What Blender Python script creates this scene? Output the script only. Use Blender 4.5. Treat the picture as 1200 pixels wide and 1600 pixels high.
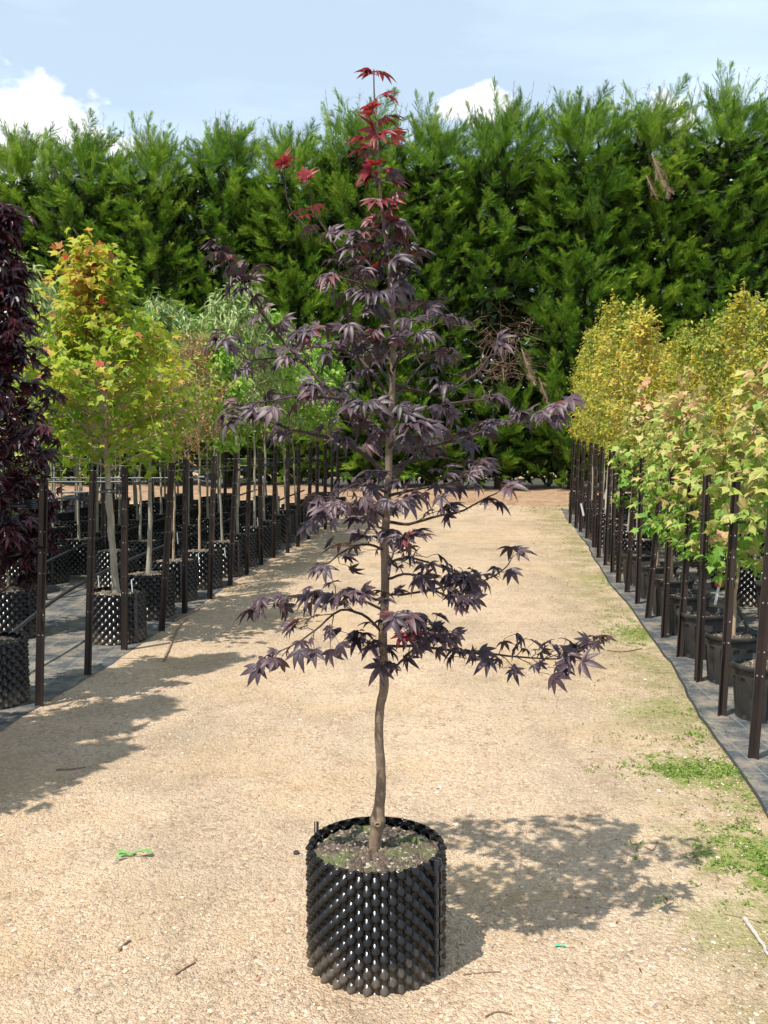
import bpy, math, random
import numpy as np
R = math.radians
sc = bpy.context.scene
for o in list(bpy.data.objects): bpy.data.objects.remove(o)

# ------------------------------------------------------------------ camera
CH = 1.55; PITCH = 5.5; FPX = 1556.0
cam = bpy.data.objects.new('camera', bpy.data.cameras.new('camera'))
sc.collection.objects.link(cam); sc.camera = cam
cam.location = (0, 0, CH); cam.rotation_euler = (R(90 - PITCH), 0, 0)
cam.data.sensor_fit = 'VERTICAL'; cam.data.sensor_height = 36; cam.data.lens = FPX / 1600 * 36
cam.data.clip_start = 0.05; cam.data.clip_end = 2000

# ------------------------------------------------------------------ sun and sky
SA, SB = 0.39, 0.38            # shadow drift per metre of height (x, y)
EL = math.atan2(1, math.hypot(SA, SB))
sun = bpy.data.objects.new('sun', bpy.data.lights.new('sun', 'SUN'))
sc.collection.objects.link(sun)
sun.data.energy = 4.9; sun.data.angle = R(0.5); sun.data.color = (1.0, 0.96, 0.88)
from mathutils import Vector, Matrix
sun.rotation_euler = Vector((SA, SB, -1)).to_track_quat('-Z', 'Y').to_euler()
w = bpy.data.worlds.new('World'); sc.world = w; w.use_nodes = True
nt = w.node_tree; N = nt.nodes; L = nt.links; N.clear()
out = N.new('ShaderNodeOutputWorld'); bg = N.new('ShaderNodeBackground')
sky = N.new('ShaderNodeTexSky'); sky.sky_type = 'NISHITA'; sky.sun_disc = False
sky.sun_elevation = EL; sky.sun_rotation = math.atan2(-SA, -SB); sky.air_density = 1.0; sky.dust_density = 1.2; sky.ozone_density = 1.2
tc = N.new('ShaderNodeTexCoord')
def wmath(op, a, b=None, c=None):
    n = N.new('ShaderNodeMath'); n.operation = op
    for i, v in enumerate((a, b, c)):
        if v is None: continue
        if isinstance(v, (int, float)): n.inputs[i].default_value = v
        else: L.new(v, n.inputs[i])
    return n.outputs[0]
def wnoise(scale, detail, sy=1):
    m = N.new('ShaderNodeMapping'); m.inputs['Scale'].default_value = (1, 1, sy)
    L.new(tc.outputs['Generated'], m.inputs['Vector'])
    n = N.new('ShaderNodeTexNoise'); n.inputs['Scale'].default_value = scale; n.inputs['Detail'].default_value = detail
    L.new(m.outputs[0], n.inputs['Vector']); return n.outputs['Fac']
def wblob(px, py, rad, squash, nz, amp=1.0):
    d = Vector(((px - 600) / FPX, 1, -(py - 800) / FPX)); d = Matrix.Rotation(R(-PITCH), 3, 'X') @ d; d.normalize()
    s = N.new('ShaderNodeVectorMath'); s.operation = 'SUBTRACT'; s.inputs[1].default_value = d
    nrm = N.new('ShaderNodeVectorMath'); nrm.operation = 'NORMALIZE'; L.new(tc.outputs['Generated'], nrm.inputs[0])
    L.new(nrm.outputs[0], s.inputs[0])
    m = N.new('ShaderNodeVectorMath'); m.operation = 'MULTIPLY'; m.inputs[1].default_value = (1, 1, squash); L.new(s.outputs[0], m.inputs[0])
    ln = N.new('ShaderNodeVectorMath'); ln.operation = 'LENGTH'; L.new(m.outputs[0], ln.inputs[0])
    v = wmath('SUBTRACT', 1.0, wmath('DIVIDE', ln.outputs['Value'], rad))
    v = wmath('ADD', v, wmath('MULTIPLY', wmath('SUBTRACT', nz, 0.5), 4.2))
    n = N.new('ShaderNodeClamp'); L.new(wmath('MULTIPLY', v, 2.2 * amp), n.inputs[0]); return n.outputs[0]
nz = wnoise(16, 7, 1.6)
cl = wblob(20, 215, .085, 1.9, nz)
cl = wmath('MAXIMUM', cl, wblob(740, 165, .030, 1.9, nz))
cl = wmath('MAXIMUM', cl, wblob(1045, 180, .030, 1.4, nz))
hz = N.new('ShaderNodeMapRange'); hz.inputs[1].default_value = 0.42; hz.inputs[2].default_value = 0.68; hz.inputs[3].default_value = 0.62; hz.inputs[4].default_value = 0.97
L.new(wnoise(2.6, 5, 4.0), hz.inputs[0])
fac = hz.outputs[0]
mx = N.new('ShaderNodeMix'); mx.data_type = 'RGBA'
L.new(fac, mx.inputs['Factor']); L.new(sky.outputs[0], mx.inputs['A']); mx.inputs['B'].default_value = (8.0, 9.9, 11.6, 1)
mx2 = N.new('ShaderNodeMix'); mx2.data_type = 'RGBA'; L.new(cl, mx2.inputs['Factor']); L.new(mx.outputs['Result'], mx2.inputs['A']); mx2.inputs['B'].default_value = (12.5, 12.7, 13, 1)
L.new(mx2.outputs['Result'], bg.inputs['Color']); bg.inputs['Strength'].default_value = 0.085
L.new(bg.outputs[0], out.inputs['Surface'])
sc.view_settings.view_transform = 'Standard'; sc.view_settings.look = 'None'
sc.view_settings.exposure = 0.38; sc.view_settings.gamma = 1.0; sc.view_settings.use_curve_mapping = False
sc.cycles.max_bounces = 4; sc.cycles.diffuse_bounces = 2; sc.cycles.glossy_bounces = 2; sc.cycles.transmission_bounces = 3; sc.cycles.transparent_max_bounces = 4

# ------------------------------------------------------------------ helpers
cp, sp = math.cos(R(PITCH)), math.sin(R(PITCH))
def ray(px, py):
    x = (px - 600) / FPX; v = -(py - 800) / FPX
    return np.array([x, cp + v * sp, -sp + v * cp])
def G(px, py, z=0.0):                 # where the sight line through a photo pixel meets height z
    d = ray(px, py); t = (z - CH) / d[2]; return np.array([d[0] * t, d[1] * t, z])
def P(px, py, y):                     # where it meets the plane at distance y
    d = ray(px, py); t = y / d[1]; return np.array([d[0] * t, y, CH + d[2] * t])
U = np.array([0.11, 1.0]); U /= np.linalg.norm(U)      # direction of the gravel path
ORD = 'first second third fourth fifth sixth seventh eighth ninth tenth eleventh twelfth thirteenth fourteenth fifteenth sixteenth seventeenth eighteenth nineteenth twentieth'.split() + ['twenty-%s' % s for s in 'first second third fourth fifth sixth seventh eighth ninth'.split()]

class MB:
    def __init__(s): s.v = []; s.f = {3: [], 4: []}; s.t = {3: [], 4: []}; s.n = 0
    def add(s, v, f, tint=0.5):
        v = np.asarray(v, float).reshape(-1, 3); f = np.asarray(f, int); k = f.shape[1]
        s.v.append(v); s.f[k].append(f + s.n); s.n += len(v)
        s.t[k].append(np.broadcast_to(np.asarray(tint, float), (len(f),)).copy())
    def mesh(s, name, mat, smooth=False):
        me = bpy.data.meshes.new(name)
        V = np.concatenate(s.v); polys = []; tints = []
        loops = []; starts = []; tot = 0; npol = 0
        for k in (3, 4):
            if s.f[k]:
                F = np.concatenate(s.f[k]); loops.append(F.ravel()); starts.append(tot + np.arange(len(F)) * k); tot += F.size; npol += len(F)
                tints.append(np.concatenate(s.t[k]))
        me.vertices.add(len(V)); me.vertices.foreach_set('co', V.ravel())
        me.loops.add(tot); me.loops.foreach_set('vertex_index', np.concatenate(loops).astype(np.int32))
        me.polygons.add(npol); me.polygons.foreach_set('loop_start', np.concatenate(starts).astype(np.int32))
        me.polygons.foreach_set('use_smooth', np.full(npol, smooth, dtype=bool))
        a = me.attributes.new('tint', 'FLOAT', 'FACE'); a.data.foreach_set('value', np.concatenate(tints).astype(np.float32))
        me.update(calc_edges=True); me.validate()
        for m in (mat if isinstance(mat, (list, tuple)) else [mat]): me.materials.append(m)
        return me
def link(name, data, parent=None, loc=(0, 0, 0), rot=(0, 0, 0), scale=(1, 1, 1)):
    o = bpy.data.objects.new(name, data); sc.collection.objects.link(o)
    if parent is not None: o.parent = parent
    o.location = loc; o.rotation_euler = rot; o.scale = scale; return o
def tag(o, label=None, cat=None, group=None, kind=None):
    if label: o['label'] = label
    if cat: o['category'] = cat
    if group: o['group'] = group
    if kind: o['kind'] = kind
    return o
def empty(name, loc, label, cat, group=None, rz=0.0, scale=1.0):
    o = link(name, None, None, loc, (0, 0, rz), (scale,) * 3); o.empty_display_size = 0.1
    return tag(o, label, cat, group)
def nrm(a): return a / (np.linalg.norm(a, axis=-1, keepdims=True) + 1e-9)
def spline(pts, n):                  # Catmull-Rom through points
    p = np.asarray(pts, float); p = np.vstack([2 * p[0] - p[1], p, 2 * p[-1] - p[-2]]); o = []
    m = len(p) - 3
    for t in np.linspace(0, m - 1e-6, n):
        i = int(t); u = t - i; a, b, c, d = p[i:i + 4]
        o.append(0.5 * ((2 * b) + (c - a) * u + (2 * a - 5 * b + 4 * c - d) * u * u + (3 * b - a - 3 * c + d) * u ** 3))
    return np.array(o)
def tube(mb, pts, rad, sides=6, tint=0.5, cap=True):
    p = np.asarray(pts, float); n = len(p); rad = np.broadcast_to(np.asarray(rad, float), (n,))
    T = nrm(np.gradient(p, axis=0)); ref = np.array([0.13, 0.95, 0.28]) if abs(T[0, 2]) > .6 else np.array([0, 0, 1.0])
    A = nrm(np.cross(T, ref)); B = np.cross(T, A)
    th = np.arange(sides) * 2 * math.pi / sides
    V = p[:, None] + rad[:, None, None] * (np.cos(th)[None, :, None] * A[:, None] + np.sin(th)[None, :, None] * B[:, None])
    i = np.arange(n - 1)[:, None] * sides; j = np.arange(sides)[None]; k = (j + 1) % sides
    F = np.stack([i + j, i + k, i + sides + k, i + sides + j], -1).reshape(-1, 4)
    mb.add(V.reshape(-1, 3), F[:, ::-1], tint)
    if cap:
        for e, s in ((0, 1), (n - 1, -1)):
            c = np.vstack([V[e], p[e:e + 1]]); f = np.array([[a, (a + 1) % sides, sides] for a in range(sides)])[:, ::s]
            mb.add(c, f, tint)
def lathe(mb, prof, seg, tint=0.5, rfun=None):
    prof = np.asarray(prof, float); th = np.arange(seg) * 2 * math.pi / seg; r = prof[:, 0][:, None] * np.ones(seg)
    if rfun is not None: r = r + rfun(th[None], prof)
    V = np.stack([r * np.cos(th), r * np.sin(th), prof[:, 1][:, None] * np.ones(seg)], -1)
    i = np.arange(len(prof) - 1)[:, None] * seg; j = np.arange(seg)[None]; k = (j + 1) % seg
    mb.add(V.reshape(-1, 3), np.stack([i + j, i + k, i + seg + k, i + seg + j], -1).reshape(-1, 4), tint)
def box(mb, c, s, tint=0.5, rz=0.0):
    x = np.array([[a, b, d] for a in (-.5, .5) for b in (-.5, .5) for d in (-.5, .5)]) * s
    q = np.array([[math.cos(rz), -math.sin(rz), 0], [math.sin(rz), math.cos(rz), 0], [0, 0, 1]])
    mb.add(x @ q.T + c, [[0, 1, 3, 2], [4, 6, 7, 5], [0, 4, 5, 1], [2, 3, 7, 6], [0, 2, 6, 4], [1, 5, 7, 3]], tint)
def frames(d, n):                    # leaf frame: Y along the leaf, Z the face normal
    y = nrm(d); x = nrm(np.cross(y, n)); z = np.cross(x, y); return np.stack([x, y, z], -1)
def scatter(mb, tmpl, pos, M, s, tint):
    v, f = tmpl; n = len(pos)
    if n == 0: return
    V = np.einsum('nij,kj->nki', M, v) * np.asarray(s)[:, None, None] + pos[:, None]
    F = (f[None] + (np.arange(n) * len(v))[:, None, None]).reshape(-1, f.shape[1])
    mb.add(V.reshape(-1, 3), F, np.repeat(tint, len(f)))

# ------------------------------------------------------------------ materials
def mat(name):
    m = bpy.data.materials.new(name); m.use_nodes = True
    return m, m.node_tree, m.node_tree.nodes['Principled BSDF']
def ramp(nt, fac, stops, interp='LINEAR'):
    r = nt.nodes.new('ShaderNodeValToRGB'); e = r.color_ramp.elements; r.color_ramp.interpolation = interp
    while len(e) < len(stops): e.new(0.5)
    for q, (p, c) in zip(e, stops): q.position = p; q.color = (*c, 1)
    nt.links.new(fac, r.inputs[0]); return r.outputs[0]
def noise(nt, scale, detail=4, vec=None, rough=.5, coord='Object', stretch=None):
    t = nt.nodes.new('ShaderNodeTexCoord'); n = nt.nodes.new('ShaderNodeTexNoise')
    n.inputs['Scale'].default_value = scale; n.inputs['Detail'].default_value = detail; n.inputs['Roughness'].default_value = rough
    v = t.outputs[coord]
    if stretch:
        mp = nt.nodes.new('ShaderNodeMapping'); mp.inputs['Scale'].default_value = stretch; nt.links.new(v, mp.inputs[0]); v = mp.outputs[0]
    nt.links.new(v, n.inputs['Vector']); return n.outputs['Fac']
def mixc(nt, fac, a, b, mode='MIX'):
    m = nt.nodes.new('ShaderNodeMix'); m.data_type = 'RGBA'; m.blend_type = mode
    for k, v in (('Factor', fac), ('A', a), ('B', b)):
        if isinstance(v, (int, float)): m.inputs[k].default_value = v
        elif isinstance(v, tuple): m.inputs[k].default_value = (*v, 1)
        else: nt.links.new(v, m.inputs[k])
    return m.outputs['Result']
def bump(nt, bs, h, strength, dist):
    b = nt.nodes.new('ShaderNodeBump'); b.inputs['Strength'].default_value = strength; b.inputs['Distance'].default_value = dist
    nt.links.new(h, b.inputs['Height']); nt.links.new(b.outputs[0], bs.inputs['Normal'])
def leaf_mat(name, stops, trans=0.35, rough=0.45, spec=0.5, tcol=None, objvar=0.0):
    m, nt, b = mat(name); a = nt.nodes.new('ShaderNodeAttribute'); a.attribute_name = 'tint'
    f = a.outputs['Fac']
    if objvar:
        oi = nt.nodes.new('ShaderNodeObjectInfo'); ma = nt.nodes.new('ShaderNodeMath'); ma.operation = 'MULTIPLY_ADD'
        nt.links.new(oi.outputs['Random'], ma.inputs[0]); ma.inputs[1].default_value = objvar; 
        mb_ = nt.nodes.new('ShaderNodeMath'); mb_.operation = 'SUBTRACT'; nt.links.new(f, mb_.inputs[0]); mb_.inputs[1].default_value = objvar / 2
        nt.links.new(mb_.outputs[0], ma.inputs[2]); f = ma.outputs[0]
    c = ramp(nt, f, stops)
    nt.links.new(c, b.inputs['Base Color']); b.inputs['Roughness'].default_value = rough; b.inputs['Specular IOR Level'].default_value = spec
    tr = nt.nodes.new('ShaderNodeBsdfTranslucent'); ms = nt.nodes.new('ShaderNodeMixShader'); ms.inputs[0].default_value = trans
    if tcol: nt.links.new(mixc(nt, 1.0, c, tcol, 'MULTIPLY'), tr.inputs['Color'])
    else: nt.links.new(c, tr.inputs['Color'])
    nt.links.new(b.outputs[0], ms.inputs[1]); nt.links.new(tr.outputs[0], ms.inputs[2])
    nt.links.new(ms.outputs[0], nt.nodes['Material Output'].inputs['Surface']); return m
def bark_mat(name, c1, c2, scale=30, stretch=(1, 1, .25), rough=.8, bs=.4):
    m, nt, b = mat(name); n = noise(nt, scale, 6, stretch=stretch)
    nt.links.new(ramp(nt, n, [(.3, c1), (.7, c2)]), b.inputs['Base Color']); b.inputs['Roughness'].default_value = rough
    bump(nt, b, n, bs, .004); return m

M_purple = leaf_mat('purple_leaf', [(0, (.036, .019, .028)), (.45, (.060, .032, .042)), (.85, (.105, .055, .064)), (1, (.16, .035, .035))], .2, .5, .6)
M_red = leaf_mat('young_red_leaf', [(0, (.08, .022, .030)), (.35, (.20, .022, .03)), (.75, (.32, .03, .035)), (1, (.46, .09, .09))], .4, .42, .5)
M_plum = leaf_mat('plum_leaf', [(0, (.020, .007, .012)), (.6, (.050, .013, .022)), (1, (.12, .018, .03))], .28, .35, .7)
M_liq = leaf_mat('sweetgum_leaf', [(0, (.18, .31, .02)), (.4, (.36, .46, .035)), (.66, (.58, .52, .06)), (.88, (.60, .28, .07)), (1, (.50, .09, .05))], .5, .5, .4)
M_rub = leaf_mat('red_maple_leaf', [(0, (.12, .28, .03)), (.35, (.27, .42, .06)), (.62, (.52, .48, .14)), (.84, (.66, .46, .22)), (1, (.60, .30, .16))], .4, .5, .45)
M_elm = leaf_mat('golden_elm_leaf', [(0, (.16, .24, .025)), (.35, (.34, .38, .045)), (.7, (.58, .50, .06)), (1, (.64, .42, .08))], .42, .5, .4, objvar=.35)
M_wil = leaf_mat('pear_leaf', [(0, (.14, .25, .05)), (.6, (.28, .38, .11)), (1, (.46, .48, .2))], .35, .4, .6, objvar=.3)
M_lime = leaf_mat('lime_leaf', [(0, (.13, .32, .03)), (.6, (.25, .46, .05)), (1, (.42, .52, .07))], .45, .45, .5, objvar=.3)
M_brn = leaf_mat('bronze_leaf', [(0, (.17, .22, .04)), (.45, (.32, .27, .07)), (1, (.46, .20, .09))], .35, .45, .5, objvar=.3)
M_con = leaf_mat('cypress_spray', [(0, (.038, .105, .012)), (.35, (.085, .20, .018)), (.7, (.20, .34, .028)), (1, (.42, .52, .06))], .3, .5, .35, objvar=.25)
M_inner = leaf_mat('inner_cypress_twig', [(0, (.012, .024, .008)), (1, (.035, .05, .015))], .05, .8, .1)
M_dead = leaf_mat('dead_spray', [(0, (.16, .10, .065)), (1, (.30, .21, .14))], .1, .8, .2)
M_grass = leaf_mat('grass_blade', [(0, (.10, .19, .03)), (.6, (.22, .34, .05)), (1, (.36, .36, .13))], .3, .5, .3)
M_weed = leaf_mat('weed_leaf', [(0, (.14, .36, .09)), (1, (.30, .52, .18))], .25, .5, .3)
M_litter = leaf_mat('litter', [(0, (.06, .035, .025)), (.5, (.17, .09, .05)), (1, (.38, .24, .13))], .05, .8, .2)
M_twigd = bark_mat('dark_twig', (.03, .018, .018), (.07, .04, .035))
M_barkg = bark_mat('grey_bark', (.22, .19, .14), (.38, .34, .27), 25)
M_barkt = bark_mat('tan_bark', (.30, .20, .12), (.45, .34, .22), 25)
M_barkc = bark_mat('cypress_bark', (.09, .055, .035), (.19, .13, .09), 20)
M_stick = bark_mat('dry_stick', (.16, .09, .055), (.30, .20, .13), 40, (1, 1, 1))
M_wstick = bark_mat('bleached_stick', (.30, .25, .22), (.55, .48, .42), 40, (1, 1, 1))

def trunk_material():
    m, nt, b = mat('maple_bark'); t = nt.nodes.new('ShaderNodeTexCoord'); s = nt.nodes.new('ShaderNodeSeparateXYZ'); nt.links.new(t.outputs['Object'], s.inputs[0])
    n = noise(nt, 60, 6, stretch=(1, 1, .3)); n2 = noise(nt, 9, 3)
    up = ramp(nt, n, [(.3, (.12, .085, .058)), (.7, (.25, .18, .125))]); lo = ramp(nt, n, [(.3, (.36, .23, .14)), (.7, (.50, .34, .21))])
    mid = ramp(nt, n, [(.3, (.16, .10, .06)), (.7, (.29, .19, .115))])
    def step(z0, z1):
        r = nt.nodes.new('ShaderNodeMapRange'); r.inputs[1].default_value = z0; r.inputs[2].default_value = z1
        ad = nt.nodes.new('ShaderNodeMath'); ad.operation = 'MULTIPLY_ADD'; nt.links.new(n2, ad.inputs[0]); ad.inputs[1].default_value = .03; nt.links.new(s.outputs['Z'], ad.inputs[2])
        nt.links.new(ad.outputs[0], r.inputs[0]); return r.outputs[0]
    c = mixc(nt, step(.135, .155), lo, mid); c = mixc(nt, step(.2, .6), c, up)
    wv = nt.nodes.new('ShaderNodeTexWave'); wv.bands_direction = 'Z'; wv.inputs['Scale'].default_value = 8; wv.inputs['Distortion'].default_value = 6; wv.inputs['Detail'].default_value = 3
    nt.links.new(t.outputs['Object'], wv.inputs[0])
    c = mixc(nt, ramp(nt, wv.outputs['Fac'], [(.92, (0, 0, 0)), (.99, (.3, .3, .3))]), c, (.30, .24, .18))
    nt.links.new(c, b.inputs['Base Color']); b.inputs['Roughness'].default_value = .7; bump(nt, b, n, .5, .003); return m
M_trunk = trunk_material()

m, nt_, b = mat('black_plastic'); M_plastic = m
n = noise(nt_, 14, 5); nt_.links.new(ramp(nt_, n, [(.35, (.004, .004, .005)), (.7, (.010, .0095, .0095))]), b.inputs['Base Color'])
nt_.links.new(ramp(nt_, n, [(.3, (.17, .17, .17)), (.75, (.30, .30, .30))]), b.inputs['Roughness']); b.inputs['Specular IOR Level'].default_value = .42
t_ = nt_.nodes.new('ShaderNodeTexCoord'); s_ = nt_.nodes.new('ShaderNodeSeparateXYZ'); nt_.links.new(t_.outputs['Object'], s_.inputs[0])
ml = nt_.nodes.new('ShaderNodeMath'); ml.operation = 'MULTIPLY_ADD'; nt_.links.new(noise(nt_, 20, 6, rough=.75), ml.inputs[0]); ml.inputs[1].default_value = -.34; nt_.links.new(s_.outputs['Z'], ml.inputs[2])
dr = nt_.nodes.new('ShaderNodeMapRange'); dr.inputs[1].default_value = -.16; dr.inputs[2].default_value = -.06; dr.inputs[3].default_value = .45; dr.inputs[4].default_value = .015; nt_.links.new(ml.outputs[0], dr.inputs[0])
old = b.inputs['Base Color'].links[0].from_socket; nt_.links.new(mixc(nt_, dr.outputs[0], old, (.20, .15, .105)), b.inputs['Base Color'])
m, nt_, b = mat('dusty_plastic'); M_dusty = m
n = noise(nt_, 9, 6, rough=.7); nt_.links.new(ramp(nt_, n, [(.35, (.012, .012, .013)), (.75, (.05, .045, .04))]), b.inputs['Base Color'])
b.inputs['Roughness'].default_value = .5
m, nt_, b = mat('poly_pipe'); M_pipe = m; b.inputs['Base Color'].default_value = (.03, .03, .034, 1); b.inputs['Roughness'].default_value = .38
m, nt_, b = mat('wire_line'); M_wire = m; b.inputs['Base Color'].default_value = (.10, .11, .11, 1); b.inputs['Roughness'].default_value = .35
m, nt_, b = mat('steel_strip'); M_strip = m; b.inputs['Base Color'].default_value = (.05, .05, .055, 1); b.inputs['Roughness'].default_value = .25; b.inputs['Metallic'].default_value = .3
m, nt_, b = mat('white_tag'); M_white = m; b.inputs['Base Color'].default_value = (.78, .78, .74, 1); b.inputs['Roughness'].default_value = .5
m, nt_, b = mat('red_ribbon'); M_ribbon = m; b.inputs['Base Color'].default_value = (.55, .03, .03, 1)
m, nt_, b = mat('green_plastic'); M_greenp = m; b.inputs['Base Color'].default_value = (.03, .45, .22, 1); b.inputs['Roughness'].default_value = .4

def picket_material():
    m, nt, b = mat('painted_steel_picket'); t = nt.nodes.new('ShaderNodeTexCoord'); s = nt.nodes.new('ShaderNodeSeparateXYZ'); nt.links.new(t.outputs['Object'], s.inputs[0])
    n = noise(nt, 22, 5, stretch=(1, 1, .2)); c = ramp(nt, n, [(.35, (.016, .012, .011)), (.62, (.035, .02, .016)), (.8, (.10, .045, .028))])
    def M(op, a, b_=None):
        q = nt.nodes.new('ShaderNodeMath'); q.operation = op
        for i, v in enumerate((a, b_)):
            if v is None: continue
            if isinstance(v, (int, float)): q.inputs[i].default_value = v
            else: nt.links.new(v, q.inputs[i])
        return q.outputs[0]
    z = M('SUBTRACT', M('FRACT', M('MULTIPLY', s.outputs['Z'], 9.0)), .5); z = M('DIVIDE', z, 9.0)
    x = M('SUBTRACT', M('ABSOLUTE', s.outputs['X']), .011)
    d = M('SQRT', M('ADD', M('MULTIPLY', z, z), M('MULTIPLY', x, x)))
    dot = M('MULTIPLY', M('LESS_THAN', d, .0034), M('GREATER_THAN', noise(nt, 5, 1), .52))
    nt.links.new(mixc(nt, dot, c, (.42, .40, .37)), b.inputs['Base Color']); b.inputs['Roughness'].default_value = .42; return m
M_picket = picket_material()

def soil_material(name, dark, lite, pale, green=0.0):
    m, nt, b = mat(name); t = nt.nodes.new('ShaderNodeTexCoord')
    v = nt.nodes.new('ShaderNodeTexVoronoi'); v.inputs['Scale'].default_value = 130; nt.links.new(t.outputs['Object'], v.inputs['Vector'])
    sx = nt.nodes.new('ShaderNodeSeparateColor'); nt.links.new(v.outputs['Color'], sx.inputs[0])
    c = ramp(nt, sx.outputs[0], [(.0, dark), (.6, lite), (.88, lite), (.93, pale)], 'CONSTANT' if not green else 'LINEAR')
    if green: c = mixc(nt, ramp(nt, noise(nt, 9, 5), [(.47, (0, 0, 0)), (.62, (green,) * 3)]), c, (.12, .17, .045))
    nt.links.new(c, b.inputs['Base Color']); b.inputs['Roughness'].default_value = .9
    h = nt.nodes.new('ShaderNodeMath'); h.operation = 'SUBTRACT'; h.inputs[0].default_value = 1; nt.links.new(v.outputs['Distance'], h.inputs[1]); bump(nt, b, h.outputs[0], .9, .006); return m
M_mix = soil_material('potting_mix', (.035, .024, .018), (.13, .09, .065), (.42, .36, .28), .55)
M_mixd = soil_material('dry_potting_mix', (.06, .04, .03), (.20, .15, .10), (.50, .44, .36), 0)

def gravel_material():
    m, nt, b = mat('gravel'); t = nt.nodes.new('ShaderNodeTexCoord'); C = []
    H = None
    for sc_, amt in ((70, 1.0), (170, .6)):
        v = nt.nodes.new('ShaderNodeTexVoronoi'); v.inputs['Scale'].default_value = sc_; nt.links.new(t.outputs['Object'], v.inputs['Vector'])
        s = nt.nodes.new('ShaderNodeSeparateColor'); nt.links.new(v.outputs['Color'], s.inputs[0])
        C.append((ramp(nt, s.outputs[0], [(0, (.34, .24, .155)), (.25, (.49, .36, .235)), (.6, (.60, .46, .315)), (.85, (.72, .61, .48)), (.93, (.42, .25, .14)), (1, (.21, .19, .17))]), v.outputs['Distance']))
    big = noise(nt, .9, 6, rough=.6); med = noise(nt, 7, 6, rough=.7)
    fine = ramp(nt, med, [(.46, (0, 0, 0)), (.60, (1, 1, 1))])
    c = mixc(nt, fine, C[0][0], C[1][0])
    dust = ramp(nt, noise(nt, 26, 6, rough=.75), [(.40, (0, 0, 0)), (.62, (.7, .7, .7))])
    c = mixc(nt, dust, c, (.61, .455, .315))
    c = mixc(nt, ramp(nt, big, [(.48, (0, 0, 0)), (.66, (.6, .6, .6))]), c, (.54, .38, .21))       # orange sandy patches
    c = mixc(nt, ramp(nt, noise(nt, 1.7, 7, rough=.68, stretch=(1, .45, 1)), [(.48, (0, 0, 0)), (.68, (.6, .6, .6))]), c, (.35, .275, .195))
    # damp mossy verge beside the right bed and litter by the far hedge
    s = nt.nodes.new('ShaderNodeSeparateXYZ'); nt.links.new(t.outputs['Object'], s.inputs[0])
    def M(op, a, b_=None, c_=None):
        q = nt.nodes.new('ShaderNodeMath'); q.operation = op; q.use_clamp = False
        for i, v in enumerate((a, b_, c_)):
            if v is None: continue
            if isinstance(v, (int, float)): q.inputs[i].default_value = v
            else: nt.links.new(v, q.inputs[i])
        return q.outputs[0]
    off = M('SUBTRACT', s.outputs['X'], M('MULTIPLY', s.outputs['Y'], .11))      # across the path
    mr = nt.nodes.new('ShaderNodeMapRange'); mr.inputs[1].default_value = .45; mr.inputs[2].default_value = 1.0; nt.links.new(off, mr.inputs[0])
    vg = M('MULTIPLY', mr.outputs[0], ramp(nt, noise(nt, 2.6, 7, rough=.72), [(.40, (0, 0, 0)), (.60, (.9, .9, .9))]))
    c = mixc(nt, vg, c, ramp(nt, noise(nt, 30, 5, rough=.7), [(.35, (.16, .13, .06)), (.52, (.26, .26, .085)), (.7, (.42, .36, .2))]))
    # mossy spots with their own ragged outlines, worn pale and dull bands along the path
    for px, py, rr_, amt in ((1085, 1205, .30, .8), (1195, 1345, .34, .8), (1008, 990, .42, .75), (1040, 1110, .45, .4), (955, 905, .55, .45), (1150, 1450, .3, .35)):
        g_ = G(px, py); sb = nt.nodes.new('ShaderNodeVectorMath'); sb.operation = 'DISTANCE'; sb.inputs[1].default_value = g_; nt.links.new(t.outputs['Object'], sb.inputs[0])
        e_ = M('SUBTRACT', 1.0, M('DIVIDE', sb.outputs['Value'], rr_)); e_ = M('ADD', e_, M('MULTIPLY', M('SUBTRACT', noise(nt, 9, 7, rough=.75), .5), 3.4))
        mk = M('MULTIPLY', ramp(nt, e_, [(.32, (0, 0, 0)), (.62, (1, 1, 1))]), amt); c = mixc(nt, mk, c, ramp(nt, noise(nt, 60, 4, rough=.7), [(.35, (.13, .17, .04)), (.65, (.30, .36, .07))]))
    c = mixc(nt, 1.0, c, ramp(nt, noise(nt, .55, 5, rough=.6, stretch=(1, .6, 1)), [(.32, (.84, .82, .80)), (.62, (1.06, 1.04, 1.03))]), 'MULTIPLY')
    c = mixc(nt, 1.0, c, ramp(nt, noise(nt, 3.5, 7, rough=.75), [(.35, (.82, .80, .78)), (.55, (1.0, 1.0, 1.0))]), 'MULTIPLY')
    nt.links.new(c, b.inputs['Base Color']); b.inputs['Roughness'].default_value = .9; b.inputs['Specular IOR Level'].default_value = .25
    c = mixc(nt, ramp(nt, noise(nt, 90, 5, rough=.8), [(.60, (0, 0, 0)), (.72, (.55, .55, .55))]), c, (.22, .16, .11)); nt.links.new(c, b.inputs['Base Color'])
    h = M('ADD', M('MULTIPLY', C[0][1], -1.0), M('MULTIPLY', C[1][1], -.8)); h = M('ADD', h, M('MULTIPLY', noise(nt, 45, 6, rough=.7), 1.1)); bump(nt, b, h, .85, .010); return m
M_gravel = gravel_material()

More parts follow.
